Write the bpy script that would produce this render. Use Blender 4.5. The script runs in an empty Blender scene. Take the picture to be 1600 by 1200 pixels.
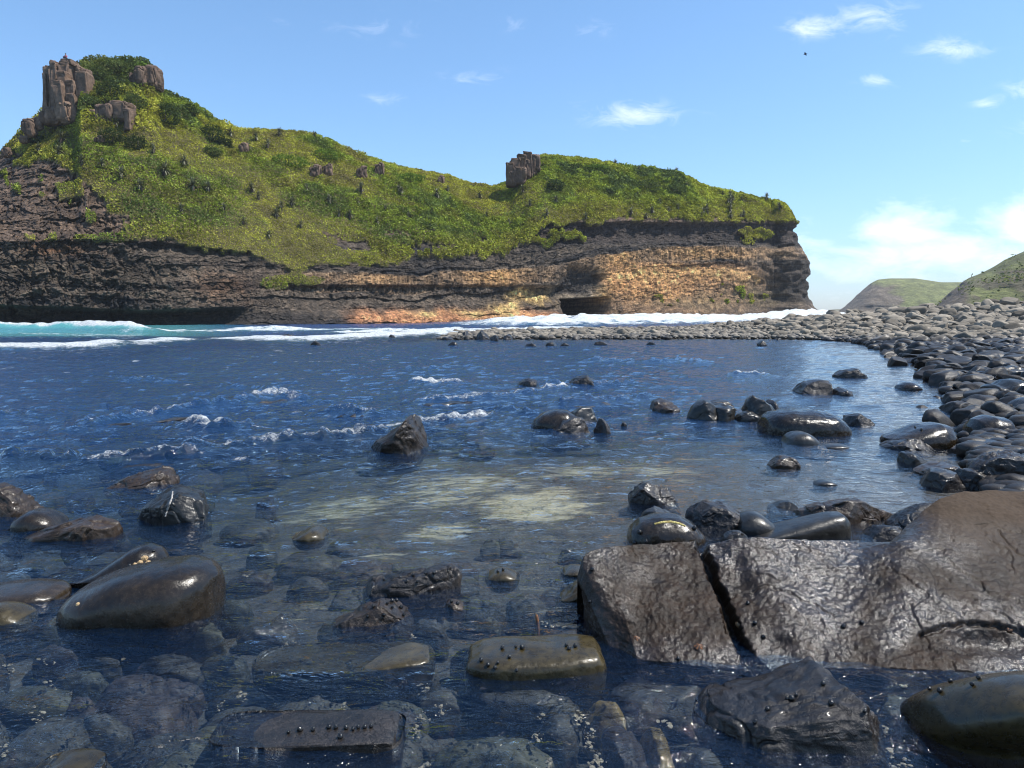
import bpy, math, random
import numpy as np
from mathutils import Vector, Matrix
from mathutils.bvhtree import BVHTree

R = math.radians
scene = bpy.context.scene
col = scene.collection

# ------------------------------------------------------------------ camera, sky, sun, exposure
CAM_H = 1.6
PITCH = math.atan(108 / 1155.56)
F_PX = 1155.56
cam = bpy.data.cameras.new('camera')
cam.sensor_width = 36
cam.lens = 26
cam.clip_start = 0.05
cam.clip_end = 30000
cam_o = bpy.data.objects.new('camera', cam)
cam_o.location = (0, 0, CAM_H)
cam_o.rotation_euler = (R(90) - PITCH, 0, 0)
col.objects.link(cam_o)
scene.camera = cam_o

SUN = Vector((0.50, -0.02, 0.86)).normalized()
sun = bpy.data.lights.new('sun', 'SUN')
sun.energy = 4.8
sun.angle = R(0.53)
sun.color = (1.0, 0.95, 0.87)
sun_o = bpy.data.objects.new('sun', sun)
sun_o.rotation_euler = SUN.to_track_quat('Z', 'Y').to_euler()
col.objects.link(sun_o)

scene.view_settings.view_transform = 'Standard'
scene.view_settings.look = 'None'
scene.view_settings.gamma = 1.0
scene.view_settings.exposure = 0.42
scene.cycles.max_bounces = 6
scene.cycles.transparent_max_bounces = 12
scene.cycles.volume_bounces = 0
scene.cycles.caustics_reflective = False
scene.cycles.sample_clamp_indirect = 4.0
scene.cycles.filter_width = 1.1


class NT:
    """small helper round a node tree"""
    def __init__(self, tree):
        self.t = tree
        self.n = tree.nodes
        self.l = tree.links

    def new(self, kind, **kw):
        nd = self.n.new(kind)
        for k, v in kw.items():
            setattr(nd, k, v)
        return nd

    def put(self, sock, v):
        if hasattr(v, 'is_output') or isinstance(v, bpy.types.NodeSocket):
            self.l.new(v, sock)
        else:
            sock.default_value = v

    def math(self, op, a, b=0.0, c=None, clamp=False):
        nd = self.new('ShaderNodeMath', operation=op, use_clamp=clamp)
        self.put(nd.inputs[0], a)
        self.put(nd.inputs[1], b)
        if c is not None:
            self.put(nd.inputs[2], c)
        return nd.outputs[0]

    def noise(self, vec, scale, detail=3.0, rough=0.55, dist=0.0):
        nd = self.new('ShaderNodeTexNoise')
        if vec is not None:
            self.l.new(vec, nd.inputs['Vector'])
        nd.inputs['Scale'].default_value = scale
        nd.inputs['Detail'].default_value = detail
        nd.inputs['Roughness'].default_value = rough
        nd.inputs['Distortion'].default_value = dist
        return nd.outputs['Fac']

    def voro(self, vec, scale, feature='DISTANCE_TO_EDGE'):
        nd = self.new('ShaderNodeTexVoronoi', feature=feature)
        self.l.new(vec, nd.inputs['Vector'])
        nd.inputs['Scale'].default_value = scale
        return nd.outputs['Distance']

    def ramp(self, fac, stops):
        nd = self.new('ShaderNodeValToRGB')
        e = nd.color_ramp.elements
        while len(e) < len(stops):
            e.new(0.5)
        for i, (p, c) in enumerate(stops):
            e[i].position = p
            e[i].color = (c[0], c[1], c[2], 1) if hasattr(c, '__len__') else (c, c, c, 1)
        self.l.new(fac, nd.inputs[0])
        return nd.outputs[0]

    def mix(self, fac, a, b, blend='MIX'):
        nd = self.new('ShaderNodeMix', data_type='RGBA', blend_type=blend)
        self.put(nd.inputs[0], fac)
        for s, v in ((nd.inputs[6], a), (nd.inputs[7], b)):
            if isinstance(v, tuple):
                v = (v[0], v[1], v[2], 1)
            self.put(s, v)
        return nd.outputs[2]

    def mapping(self, vec, scale=(1, 1, 1), rot=(0, 0, 0)):
        nd = self.new('ShaderNodeMapping')
        self.l.new(vec, nd.inputs['Vector'])
        nd.inputs['Scale'].default_value = scale
        nd.inputs['Rotation'].default_value = rot
        return nd.outputs[0]

    def bump(self, height, strength, dist, normal=None):
        nd = self.new('ShaderNodeBump')
        nd.inputs['Strength'].default_value = strength
        nd.inputs['Distance'].default_value = dist
        self.l.new(height, nd.inputs['Height'])
        if normal is not None:
            self.l.new(normal, nd.inputs['Normal'])
        return nd.outputs[0]

    def attr(self, name, out='Color'):
        nd = self.new('ShaderNodeAttribute')
        nd.attribute_name = name
        return nd.outputs[out]


# sky: Nishita with procedural clouds at infinity
world = bpy.data.worlds.new('World')
scene.world = world
world.use_nodes = True
W = NT(world.node_tree)
W.n.clear()
sky = W.new('ShaderNodeTexSky', sky_type='NISHITA')
sky.sun_disc = False
sky.sun_elevation = math.asin(SUN.z)
sky.sun_rotation = math.atan2(SUN.x, SUN.y)
sky.altitude = 0
sky.air_density = 1.0
sky.dust_density = 0.35
sky.ozone_density = 2.2
hs = W.new('ShaderNodeHueSaturation')
hs.inputs['Saturation'].default_value = 1.0
hs.inputs['Value'].default_value = 1.0
W.l.new(sky.outputs[0], hs.inputs['Color'])
tc = W.new('ShaderNodeTexCoord')
sp = W.new('ShaderNodeSeparateXYZ')
W.l.new(tc.outputs['Generated'], sp.inputs[0])
dy = W.math('MAXIMUM', sp.outputs[1], 0.05)
cu = W.math('DIVIDE', sp.outputs[0], dy)          # bearing of the cloud, as a slope
cv = W.math('DIVIDE', sp.outputs[2], dy)          # height above the horizon, as a slope
cb = W.new('ShaderNodeCombineXYZ')
W.l.new(cu, cb.inputs[0])
W.l.new(W.math('MULTIPLY', cv, 2.4), cb.inputs[1])
wisp = W.noise(cb.outputs[0], 20.0, 9.0, 0.68, 0.9)
puff = W.noise(cb.outputs[0], 12.0, 10.0, 0.62, 0.3)
CLOUDS = [  # bearing slope, height slope, half widths, strength (thin wisps)
    (0.160, 0.262, 0.075, 0.020, 0.62), (0.470, 0.385, 0.055, 0.020, 0.60), (0.386, 0.372, 0.036, 0.015, 0.78),
    (0.575, 0.345, 0.052, 0.016, 0.62), (0.472, 0.305, 0.042, 0.009, 0.55), (0.685, 0.292, 0.045, 0.018, 0.70),
    (0.620, 0.276, 0.020, 0.008, 0.60), (-0.050, 0.307, 0.050, 0.012, 0.40), (-0.170, 0.282, 0.045, 0.010, 0.34),
    (-0.170, 0.370, 0.055, 0.020, 0.30), (0.100, 0.370, 0.045, 0.012, 0.36), (0.00, 0.375, 0.02, 0.012, 0.34),
    (-0.29, 0.380, 0.06, 0.012, 0.24), (-0.03, 0.412, 0.12, 0.012, 0.22), (0.68, 0.243, 0.06, 0.010, 0.34),
]
tot = None
for (u0, v0, wu, wv, st) in CLOUDS:
    a = W.math('POWER', W.math('ABSOLUTE', W.math('DIVIDE', W.math('SUBTRACT', cu, u0), wu)), 2.0)
    b = W.math('POWER', W.math('ABSOLUTE', W.math('DIVIDE', W.math('SUBTRACT', cv, v0), wv)), 2.0)
    g = W.math('MULTIPLY', W.math('EXPONENT', W.math('MULTIPLY', W.math('ADD', a, b), -1.0)), st)
    tot = g if tot is None else W.math('ADD', tot, g)
thin = W.math('MULTIPLY', W.math('SUBTRACT', W.math('ADD', tot, W.math('MULTIPLY', wisp, 2.2)), 1.30), 1.1, clamp=True)
thin = W.math('MULTIPLY', thin, W.math('MULTIPLY', tot, 1.6, clamp=True))
# low cumulus bank over the sea on the right
LOW = [(0.52, 0.115, 0.085, 0.034, 1.0), (0.70, 0.118, 0.085, 0.042, 1.05), (0.60, 0.08, 0.26, 0.05, 0.74),
       (0.43, 0.065, 0.09, 0.03, 0.55), (0.9, 0.11, 0.15, 0.05, 1.0)]
lo = None
for (u0, v0, wu, wv, st) in LOW:
    a = W.math('POWER', W.math('ABSOLUTE', W.math('DIVIDE', W.math('SUBTRACT', cu, u0), wu)), 2.0)
    b = W.math('POWER', W.math('ABSOLUTE', W.math('DIVIDE', W.math('SUBTRACT', cv, v0), wv)), 2.0)
    g = W.math('MULTIPLY', W.math('EXPONENT', W.math('MULTIPLY', W.math('ADD', a, b), -1.0)), st)
    lo = g if lo is None else W.math('MAXIMUM', lo, g)
fat = W.math('MULTIPLY', W.math('SUBTRACT', W.math('ADD', lo, W.math('MULTIPLY', puff, 1.7)), 1.16), 1.35, clamp=True)
front = W.math('GREATER_THAN', sp.outputs[1], 0.06)
cl = W.math('MULTIPLY', W.math('MAXIMUM', W.math('MULTIPLY', thin, 0.52), W.math('MULTIPLY', fat, 0.58)), front)
elev = W.math('MAXIMUM', sp.outputs[2], 0.0)
hz = W.math('EXPONENT', W.math('MULTIPLY', elev, -7.0))      # paler, bluer air low over the sea
tone = W.mix(hz, (0.86, 1.04, 1.12), (0.60, 0.70, 0.96))
skyt = W.mix(1.0, hs.outputs[0], tone, 'MULTIPLY')
skyc = W.mix(cl, skyt, (8.6, 8.8, 9.2))
bg = W.new('ShaderNodeBackground')
bg.inputs['Strength'].default_value = 0.145
W.l.new(skyc, bg.inputs['Color'])
wo = W.new('ShaderNodeOutputWorld')
W.l.new(bg.outputs[0], wo.inputs['Surface'])


# ------------------------------------------------------------------ pixel to world, noise, mesh helpers
CP, SP_ = math.cos(PITCH), math.sin(PITCH)


def ray(px, py):
    px = np.asarray(px, float)
    py = np.asarray(py, float)
    cx = (px - 800) / F_PX
    cy = (600 - py) / F_PX
    return cx, CP + cy * SP_, -SP_ + cy * CP      # direction x, y, z


def at_z(px, py, z=0.0):
    dx, dyy, dz = ray(px, py)
    t = (z - CAM_H) / dz
    return t * dx, t * dyy


def at_y(px, py, Y):
    dx, dyy, dz = ray(px, py)
    t = Y / dyy
    return t * dx, CAM_H + t * dz


def proj(x, y, z):
    zz = z - CAM_H
    d = y * CP - zz * SP_
    u = y * SP_ + zz * CP
    return 800 + F_PX * x / d, 600 - F_PX * u / d


def hash_u(ix, iy, iz, seed):
    with np.errstate(over='ignore'):
        h = (ix.astype(np.uint32) * np.uint32(374761393) + iy.astype(np.uint32) * np.uint32(668265263)
             + iz.astype(np.uint32) * np.uint32(2246822519) + np.uint32(seed * 3266489917 & 0xffffffff))
        h ^= h >> np.uint32(15)
        h *= np.uint32(2246822519)
        h ^= h >> np.uint32(13)
        h *= np.uint32(3266489917)
        h ^= h >> np.uint32(16)
    return h.astype(np.float64) / 4294967296.0


def vnoise(x, y, z, seed=0):
    x = np.asarray(x, float)
    y = np.asarray(y, float) + 0 * x
    z = np.asarray(z, float) + 0 * x
    fx, fy, fz = np.floor(x), np.floor(y), np.floor(z)
    ix, iy, iz = fx.astype(np.int64), fy.astype(np.int64), fz.astype(np.int64)
    tx, ty, tz = x - fx, y - fy, z - fz
    sx = tx * tx * tx * (tx * (tx * 6 - 15) + 10)
    sy = ty * ty * ty * (ty * (ty * 6 - 15) + 10)
    sz = tz * tz * tz * (tz * (tz * 6 - 15) + 10)
    out = 0
    for a in (0, 1):
        wa = sx if a else 1 - sx
        for b in (0, 1):
            wb = wa * (sy if b else 1 - sy)
            for c in (0, 1):
                out = out + wb * (sz if c else 1 - sz) * hash_u(ix + a, iy + b, iz + c, seed)
    return out * 2 - 1


def fbm(x, y, z, oct=4, seed=0, gain=0.5, lac=2.03):
    a, s, n = 1.0, 0, 0
    for k in range(oct):
        s = s + a * vnoise(x + 17.1 * k, y - 9.7 * k, z + 3.3 * k, seed + k)
        n += a
        a *= gain
        x, y, z = (0.8 * x - 0.6 * y) * lac, (0.6 * x + 0.8 * y) * lac, z * lac
    return s / n


def worley(x, y, z, seed=0):
    """F1, F2, random value of the nearest cell"""
    x = np.asarray(x, float)
    y = np.asarray(y, float) + 0 * x
    z = np.asarray(z, float) + 0 * x
    ix, iy, iz = np.floor(x).astype(np.int64), np.floor(y).astype(np.int64), np.floor(z).astype(np.int64)
    f1 = np.full(x.shape, 9.0)
    f2 = np.full(x.shape, 9.0)
    cid = np.zeros(x.shape)
    for a in (-1, 0, 1):
        for b in (-1, 0, 1):
            for c in (-1, 0, 1):
                jx, jy, jz = ix + a, iy + b, iz + c
                d = ((jx + hash_u(jx, jy, jz, seed) - x) ** 2 + (jy + hash_u(jx, jy, jz, seed + 1) - y) ** 2
                     + (jz + hash_u(jx, jy, jz, seed + 2) - z) ** 2)
                near = d < f1
                f2 = np.where(near, f1, np.minimum(f2, d))
                cid = np.where(near, hash_u(jx, jy, jz, seed + 3), cid)
                f1 = np.where(near, d, f1)
    return np.sqrt(f1), np.sqrt(f2), cid


def sstep(a, b, x):
    t = np.clip((x - a) / (b - a), 0, 1)
    return t * t * (3 - 2 * t)


def curve(pts, x):
    p = np.array(pts, float)
    return np.interp(x, p[:, 0], p[:, 1])


def np_mesh(name, V, faces, mat=None, smooth=True, attrs=None, parent=None, link=True):
    """faces: (n,3) or (n,4) int array; attrs: name -> (n_verts,) or (n_verts,3)"""
    me = bpy.data.meshes.new(name)
    V = np.ascontiguousarray(V, dtype=np.float32)
    faces = np.ascontiguousarray(faces, dtype=np.int32)
    k = faces.shape[1]
    me.vertices.add(len(V))
    me.vertices.foreach_set('co', V.ravel())
    me.loops.add(faces.size)
    me.loops.foreach_set('vertex_index', faces.ravel())
    me.polygons.add(len(faces))
    me.polygons.foreach_set('loop_start', np.arange(0, faces.size, k, dtype=np.int32))
    me.polygons.foreach_set('loop_total', np.full(len(faces), k, dtype=np.int32))
    me.polygons.foreach_set('use_smooth', np.full(len(faces), smooth, dtype=bool))
    if attrs:
        for an, av in attrs.items():
            av = np.asarray(av, np.float32)
            if av.ndim == 2:
                at = me.attributes.new(an, 'FLOAT_COLOR', 'POINT')
                c4 = np.ones((len(V), 4), np.float32)
                c4[:, :3] = av
                at.data.foreach_set('color', c4.ravel())
            else:
                at = me.attributes.new(an, 'FLOAT', 'POINT')
                at.data.foreach_set('value', np.ascontiguousarray(av))
    me.update(calc_edges=True)
    if mat is not None:
        me.materials.append(mat)
    o = bpy.data.objects.new(name, me)
    if link:
        col.objects.link(o)
    if parent is not None:
        o.parent = parent
    return o


def grid_faces(nr, nc, flip=False):
    i = np.arange(nr - 1)[:, None] * nc + np.arange(nc - 1)[None, :]
    q = np.stack([i, i + 1, i + nc + 1, i + nc], -1).reshape(-1, 4)
    return q[:, ::-1] if flip else q


def tag(o, label=None, cat=None, group=None, kind=None):
    for k, v in (('label', label), ('category', cat), ('group', group), ('kind', kind)):
        if v:
            o[k] = v
    return o


def new_mat(name):
    m = bpy.data.materials.new(name)
    m.use_nodes = True
    t = NT(m.node_tree)
    t.n.clear()
    out = t.new('ShaderNodeOutputMaterial')
    return m, t, out


def principled(t, out, **kw):
    b = t.new('ShaderNodeBsdfPrincipled')
    for k, v in kw.items():
        k = k.replace('_', ' ')
        if isinstance(v, tuple):
            v = (v[0], v[1], v[2], 1)
        t.put(b.inputs[k], v)
    t.l.new(b.outputs[0], out.inputs['Surface'])
    return b
# ------------------------------------------------------------------ seabed, pool edge and boulder beach: one sheet
def wpt(px, Y):
    return ((px - 800) / F_PX * Y, Y)


SHORE = [at_z(*p) for p in [(690, 531), (800, 530.5), (950, 530.5), (1100, 530), (1270, 531), (1340, 535), (1390, 546), (1432, 562),
                            (1470, 585), (1505, 612), (1525, 640), (1545, 672), (1560, 705), (1580, 750), (1640, 800)]]
SHORE += [(4.6, 5.2), (7, 4.4), (14, 2), (60, -8), (160, 40), (260, 330)]
SHORE += [wpt(1800, 330), wpt(1500, 230), wpt(1420, 150), wpt(1300, 112), wpt(1200, 97), wpt(1000, 84), wpt(850, 74), wpt(720, 64)]
SHORE = np.array([(float(a), float(b)) for a, b in SHORE])


def shore_dist(x, y):
    """signed distance to the waterline, positive on land"""
    best = np.full(x.shape, 1e9)
    inside = np.zeros(x.shape, bool)
    n = len(SHORE)
    for i in range(n):
        ax, ay = SHORE[i]
        bx, by = SHORE[(i + 1) % n]
        ex, ey = bx - ax, by - ay
        t = np.clip(((x - ax) * ex + (y - ay) * ey) / (ex * ex + ey * ey), 0, 1)
        best = np.minimum(best, (x - ax - t * ex) ** 2 + (y - ay - t * ey) ** 2)
        cr = ((ay > y) != (by > y)) & (x < (bx - ax) * (y - ay) / (by - ay + 1e-12) + ax)
        inside ^= cr
    d = np.sqrt(best)
    return np.where(inside, d, -d)


def ground_h(x, y):
    x = np.asarray(x, float)
    y = np.asarray(y, float)
    d = shore_dist(x, y)
    cap = 0.06 + np.maximum(0, x - 20) * 0.135 + 0.25 * sstep(30, 15, y)
    cap = np.minimum(cap, 5.0)
    r = np.hypot(x, y)
    near = sstep(14, 6, r)
    land = cap * (1 - np.exp(-np.maximum(d, 0) * 0.125 / cap)) * (1 - 0.9 * near)
    deep = 0.55 + 1.5 * sstep(45, 75, y) - 0.22 * sstep(9, 3.5, r)
    sea = -deep * (1 - np.exp(np.minimum(d, 0) * 0.16 / deep))
    # sandy shoal in the middle of the pool
    sea = sea + 0.30 * np.exp(-(((x - 0.2) / 3.0) ** 2 + ((y - 7.4) / 2.6) ** 2))
    sea = np.where(r < 5, np.minimum(sea, -0.24), sea)
    return np.where(d > 0, land, sea) + 0.05 * fbm(x * 0.9, y * 0.9, 0, 3, 5)


def polar(r, half_deg, n):
    th = np.linspace(-R(half_deg), R(half_deg), n)
    rr, tt = np.meshgrid(r, th, indexing='ij')
    return rr * np.sin(tt), rr * np.cos(tt)


rb = np.concatenate([np.geomspace(1.0, 130, 460), np.geomspace(140, 9000, 20)])
bx, by = polar(rb, 80, 520)
bz = ground_h(bx, by)
bz = np.where(np.hypot(bx, by) > 380, -6.0, bz)

m_bed, t, out = new_mat('seabed')
pos = t.new('ShaderNodeNewGeometry').outputs['Position']
n1 = t.noise(pos, 1.1, 5.0, 0.6, 0.6)
n2 = t.noise(pos, 7.0, 5.0, 0.65)
n3 = t.noise(pos, 34.0, 3.0, 0.6)
base = t.ramp(n2, [(0.3, (0.018, 0.017, 0.014)), (0.55, (0.05, 0.042, 0.03)), (0.75, (0.09, 0.075, 0.05))])
ns = t.noise(t.mapping(pos, (1.0, 3.2, 1.0), (0, 0, 0.15)), 3.0, 6.0, 0.7, 0.8)
sand = t.mix(n3, (0.28, 0.23, 0.12), (0.46, 0.41, 0.27))
smask = t.attr('Sand', 'Fac')
sm = t.math('MULTIPLY', t.math('SUBTRACT', t.math('ADD', smask, t.math('MULTIPLY', ns, 1.5)), 1.10), 3.5, clamp=True)
c = t.mix(sm, base, sand)
gm = t.math('MULTIPLY', t.math('SUBTRACT', t.math('ADD', t.attr('Gold', 'Fac'), t.math('MULTIPLY', n2, 0.8)), 0.95), 5.0, clamp=True)
c = t.mix(gm, c, t.mix(n3, (0.16, 0.09, 0.015), (0.40, 0.26, 0.06)))
principled(t, out, Base_Color=c, Roughness=0.85, Normal=t.bump(n2, 0.8, 0.05))

sandm = np.zeros(bx.shape)
for (px, py, wx, wy, s) in [(830, 770, 110, 26, 0.62), (720, 740, 190, 40, 0.42), (530, 760, 120, 30, 0.40), (640, 690, 160, 25, 0.36),
                            (1010, 720, 120, 30, 0.36), (590, 830, 60, 16, 0.34), (700, 800, 100, 14, 0.4), (460, 770, 60, 12, 0.42), (900, 720, 160, 16, 0.42), (690, 660, 110, 14, 0.36), (250, 700, 90, 10, 0.3), (1080, 690, 70, 12, 0.3), (640, 880, 70, 14, 0.3), (330, 830, 70, 14, 0.26), (430, 640, 90, 14, 0.30), (330, 560, 240, 12, 0.30),
                            (860, 620, 90, 10, 0.3), (960, 540, 200, 8, 0.28), (480, 900, 60, 20, 0.30)]:
    cx, cy = at_z(px, py)
    hx = float(at_z(px + wx, py)[0] - cx)
    hy = float(at_z(px, py - wy)[1] - cy)
    sandm = np.maximum(sandm, s * 1.22 * np.exp(-(((bx - cx) / hx) ** 2 + ((by - cy) / hy) ** 2)))
goldm = np.zeros(bx.shape)
for (px, py, wx, wy) in [(945, 1108, 34, 14), (1028, 1150, 24, 44), (1025, 1190, 26, 20), (1150, 1070, 60, 10), (915, 1080, 24, 20), (665, 1115, 30, 12)]:
    cx, cy = at_z(px, py, -0.2)
    hx = float(at_z(px + wx, py, -0.2)[0] - cx)
    hy = float(at_z(px, py - wy, -0.2)[1] - cy)
    goldm = np.maximum(goldm, 1.1 * np.exp(-(((bx - cx) / hx) ** 2 + ((by - cy) / hy) ** 2)))
tag(np_mesh('seabed', np.stack([bx, by, bz], -1).reshape(-1, 3), grid_faces(*bx.shape), m_bed, attrs={'Sand': sandm.ravel(), 'Gold': goldm.ravel()}), kind='structure')

# ------------------------------------------------------------------ the sea: one rippled sheet, foam where it breaks
rw = np.concatenate([np.geomspace(1.1, 40, 620), np.linspace(40.3, 125, 260), np.geomspace(126, 240, 60), np.geomspace(250, 20000, 30)])
wx, wy = polar(rw, 78, 900)
rr = np.hypot(wx, wy)


def ridge(px_py, width, x, y, zlev=0.0):
    """0..1 along a polyline lying on the water, and the signed offset across it"""
    P = np.array([[float(v) for v in at_z(a, b, zlev)] for a, b in px_py])
    return ridge_w(P, width, x, y)


def ridge_w(P, width, x, y):
    out = np.zeros(x.shape)
    off = np.full(x.shape, 1e9)
    lo = P.min(0) - 6 * width
    hi = P.max(0) + 6 * width
    sel = (x > lo[0]) & (x < hi[0]) & (y > lo[1]) & (y < hi[1])
    xs, ys = x[sel], y[sel]
    best = np.full(xs.shape, 1e9)
    sg = np.zeros(xs.shape)
    for i in range(len(P) - 1):
        a, b = P[i], P[i + 1]
        e = b - a
        tt = np.clip(((xs - a[0]) * e[0] + (ys - a[1]) * e[1]) / (e @ e), 0, 1)
        qx, qy = xs - a[0] - tt * e[0], ys - a[1] - tt * e[1]
        d = np.hypot(qx, qy)
        c = d < best
        best = np.where(c, d, best)
        sg = np.where(c, np.sign(e[0] * qy - e[1] * qx) * d, sg)
    out[sel] = np.exp(-(best / width) ** 2)
    off[sel] = sg
    return out, off


amp = 0.45 + 0.55 * sstep(2.5, 9, rr)
calm_w = sstep(0.08, 0.36, wx / rr) * sstep(3.6, 5.0, rr) * sstep(60, 35, rr)
amp = amp * (1 - 0.55 * calm_w)       # calmer towards the right bank
wz = 0.030 * fbm(wx * 0.55 + 0.25 * wy, wy * 0.9, 0, 3, 11)
wz += 0.044 * amp * fbm(wx * 1.7 - 0.9 * wy, wy * 2.9 + 0.4 * wx, 0, 3, 21)
nearw = sstep(40, 8, rr)
rip = vnoise(wx * 6 - 3 * wy, wy * 10 + 2 * wx, 0, 31)
wz += 0.013 * amp * nearw * rip
rip2 = 1 - np.abs(vnoise(wx * 2.6 - 1.2 * wy, wy * 5.2, 0, 37))
wz += 0.024 * amp * (rip2 - 0.5)
wz += 0.035 * sstep(12, 40, rr) * fbm(wx * 0.5, wy * 1.1, 0, 3, 41)
wz *= sstep(1500, 200, rr)

foam = np.zeros(wx.shape)
teal = np.zeros(wx.shape)
# the breaking swell on the left, before the cliff
Pw = np.array([wpt(-420, 78.0), wpt(-120, 74), wpt(0, 71), wpt(120, 69), wpt(190, 67), wpt(245, 66), wpt(330, 66)])
g, off = ridge_w(Pw, 2.2, wx, wy)
pxw = 800 + F_PX * wx / np.maximum(wy, 1)
hgt = curve([(-900, .9), (0, 0.95), (70, 0.8), (118, 0.95), (165, 1.0), (205, 0.8), (235, 0.35), (270, 0.06), (420, 0)], pxw + 6 * vnoise(wx * .7, wy * .3, 0, 3))
front = np.exp(-(np.minimum(off, 0) / 1.3) ** 2) * (off <= 0) + np.exp(-(np.maximum(off, 0) / 3.2) ** 2) * (off > 0)
front = np.where(np.abs(off) < 1e8, front, 0)
wz += hgt * front
wz += 0.10 * front * (hgt > 0.1) * fbm(wx * 0.9, wy * 0.5, 0, 3, 51)
teal = np.maximum(teal, np.clip(front * 2.0, 0, 1) * np.clip(hgt * 2, 0, 1))
teal = np.maximum(teal, 0.75 * sstep(50, 58, wy) * sstep(430, 250, pxw) * (np.abs(wx) < 200))
crest = np.exp(-((off + 0.1) / 0.75) ** 2) * np.clip(hgt * 1.4, 0, 1) * curve([(-900, 1), (0, .75), (60, .95), (100, .55), (122, 1.2), (165, 1.3), (230, 1.2), (300, .5)], pxw)
foam = np.maximum(foam, crest)
FO = [  # polyline on the photo's water, half width in metres, strength, height of the broken lip
    ([(-160, 548), (0, 546), (130, 543), (215, 538), (275, 534)], 1.7, 1.15, 0.36),
    ([(-100, 525), (60, 522), (220, 526)], 1.6, 0.5, 0.05),
    ([(385, 531), (450, 534), (560, 529), (650, 524), (735, 521)], 2.2, 1.15, 0.40),
    ([(245, 519), (400, 517), (560, 515), (700, 518)], 4.5, 0.78, 0.12),
    ([(380, 516.0), (410, 514), (440, 516)], 2.0, 1.1, 0.45),
    ([(560, 520), (720, 517), (850, 514), (900, 513.5)], 3.0, 1.0, 0.25),
    ([(840, 509), (1000, 507), (1150, 505), (1300, 501)], 11.0, 1.5, 1.5),
    ([(870, 505), (1000, 503), (1150, 501.5), (1265, 499)], 16.0, 1.4, 1.8),
    ([(940, 502), (985, 501.5), (1010, 502)], 8.0, 1.4, 1.3),
]
brk = fbm(wx * 0.35, wy * 0.35, 0, 3, 61)
for pl, w, s, lip in FO:
    g, off = ridge(pl, w, wx, wy)
    foam = np.maximum(foam, g * s)
    wz += lip * g * (0.75 + 0.5 * brk)
    teal = np.maximum(teal, 0.5 * g)
g, off = ridge_w(np.array([wpt(1268, 170), wpt(1290, 215), wpt(1345, 240), wpt(1420, 260)]), 11.0, wx, wy)
foam = np.maximum(foam, 1.5 * g)
wz += 1.1 * g * (0.8 + 0.5 * brk)
# water tumbling over drowned rocks in the pool
POOL = [([(665, 629), (720, 627), (790, 622), (830, 615), (880, 608)], 0.16, 0.62, 0.05),
        ([(300, 706), (380, 702), (450, 695), (530, 688), (600, 678)], 0.12, 0.55, 0.07),
        ([(660, 664), (700, 660), (756, 654)], 0.17, 0.60, 0.05),
        ([(150, 730), (210, 724), (300, 716)], 0.12, 0.60, 0.06),
        ([(365, 634), (400, 624), (430, 618), (462, 626)], 0.22, 0.58, 0.07),
        ([(140, 664), (200, 656), (290, 645), (360, 636)], 0.13, 0.46, 0.06),
        ([(300, 668), (335, 671), (372, 668)], 0.20, 0.64, 0.09),
        ([(655, 599), (685, 601), (712, 601)], 0.22, 0.85, 0.06),
        ([(1150, 587), (1192, 588)], 0.16, 0.72, 0.04),
        ([(520, 646), (550, 645), (585, 648)], 0.14, 0.50, 0.06),
        ([(880, 634), (940, 630), (1010, 622)], 0.13, 0.42, 0.05),
        ([(640, 578), (670, 579)], 0.25, 0.45, 0.05), ([(860, 601), (940, 604), (985, 601)], 0.16, 0.40, 0.04),
        ([(1020, 568), (1070, 565), (1100, 568)], 0.3, 0.30, 0.07), ([(930, 565), (980, 568)], 0.3, 0.28, 0.06),
        ([(780, 640), (830, 650)], 0.14, 0.25, 0.04), ([(0, 655), (40, 650)], 0.2, 0.3, 0.05),
        ([(20, 720), (110, 726)], 0.12, 0.3, 0.04), ([(400, 1000), (440, 985)], 0.03, 0.35, 0.02),
        ([(350, 608), (430, 611)], 0.2, 0.26, 0.05), ([(180, 590), (260, 596)], 0.25, 0.2, 0.05)]
rough_w = np.zeros(wx.shape)
for pl, w, s, lip in POOL:
    g, off = ridge(pl, w, wx, wy)
    foam = np.maximum(foam, g * s)
    rough_w = np.maximum(rough_w, g)
    g2, _ = ridge(pl, w * 3.2, wx, wy)
    wz += 0.055 * g2 * (s > 0.25)
    wz += lip * g
wz += 0.11 * rough_w * fbm(wx * 8, wy * 8, 0, 3, 71)
# small broken flecks of foam drifting on the left half
fleck = sstep(0.42, 0.72, fbm(wx * 1.6 - 0.7 * wy, wy * 2.6, 0, 4, 81)) * sstep(5, 8, rr) * sstep(60, 30, rr) * sstep(0.25, -0.1, wx / rr)
foam = np.maximum(foam, 0.62 * fleck)

foam = foam * (0.90 + 0.75 * fbm(wx * 0.8, wy * 0.55, 0, 5, 91, 0.62) * sstep(6, 20, rr))
wz += 0.22 * np.clip(foam, 0, 1) * fbm(wx * 1.1, wy * 0.8, 0, 4, 92, 0.6) * sstep(40, 60, wy)
depth = np.clip(-ground_h(wx, wy), 0.0, 6)
depth = np.where(rr > 300, 5, depth)

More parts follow.
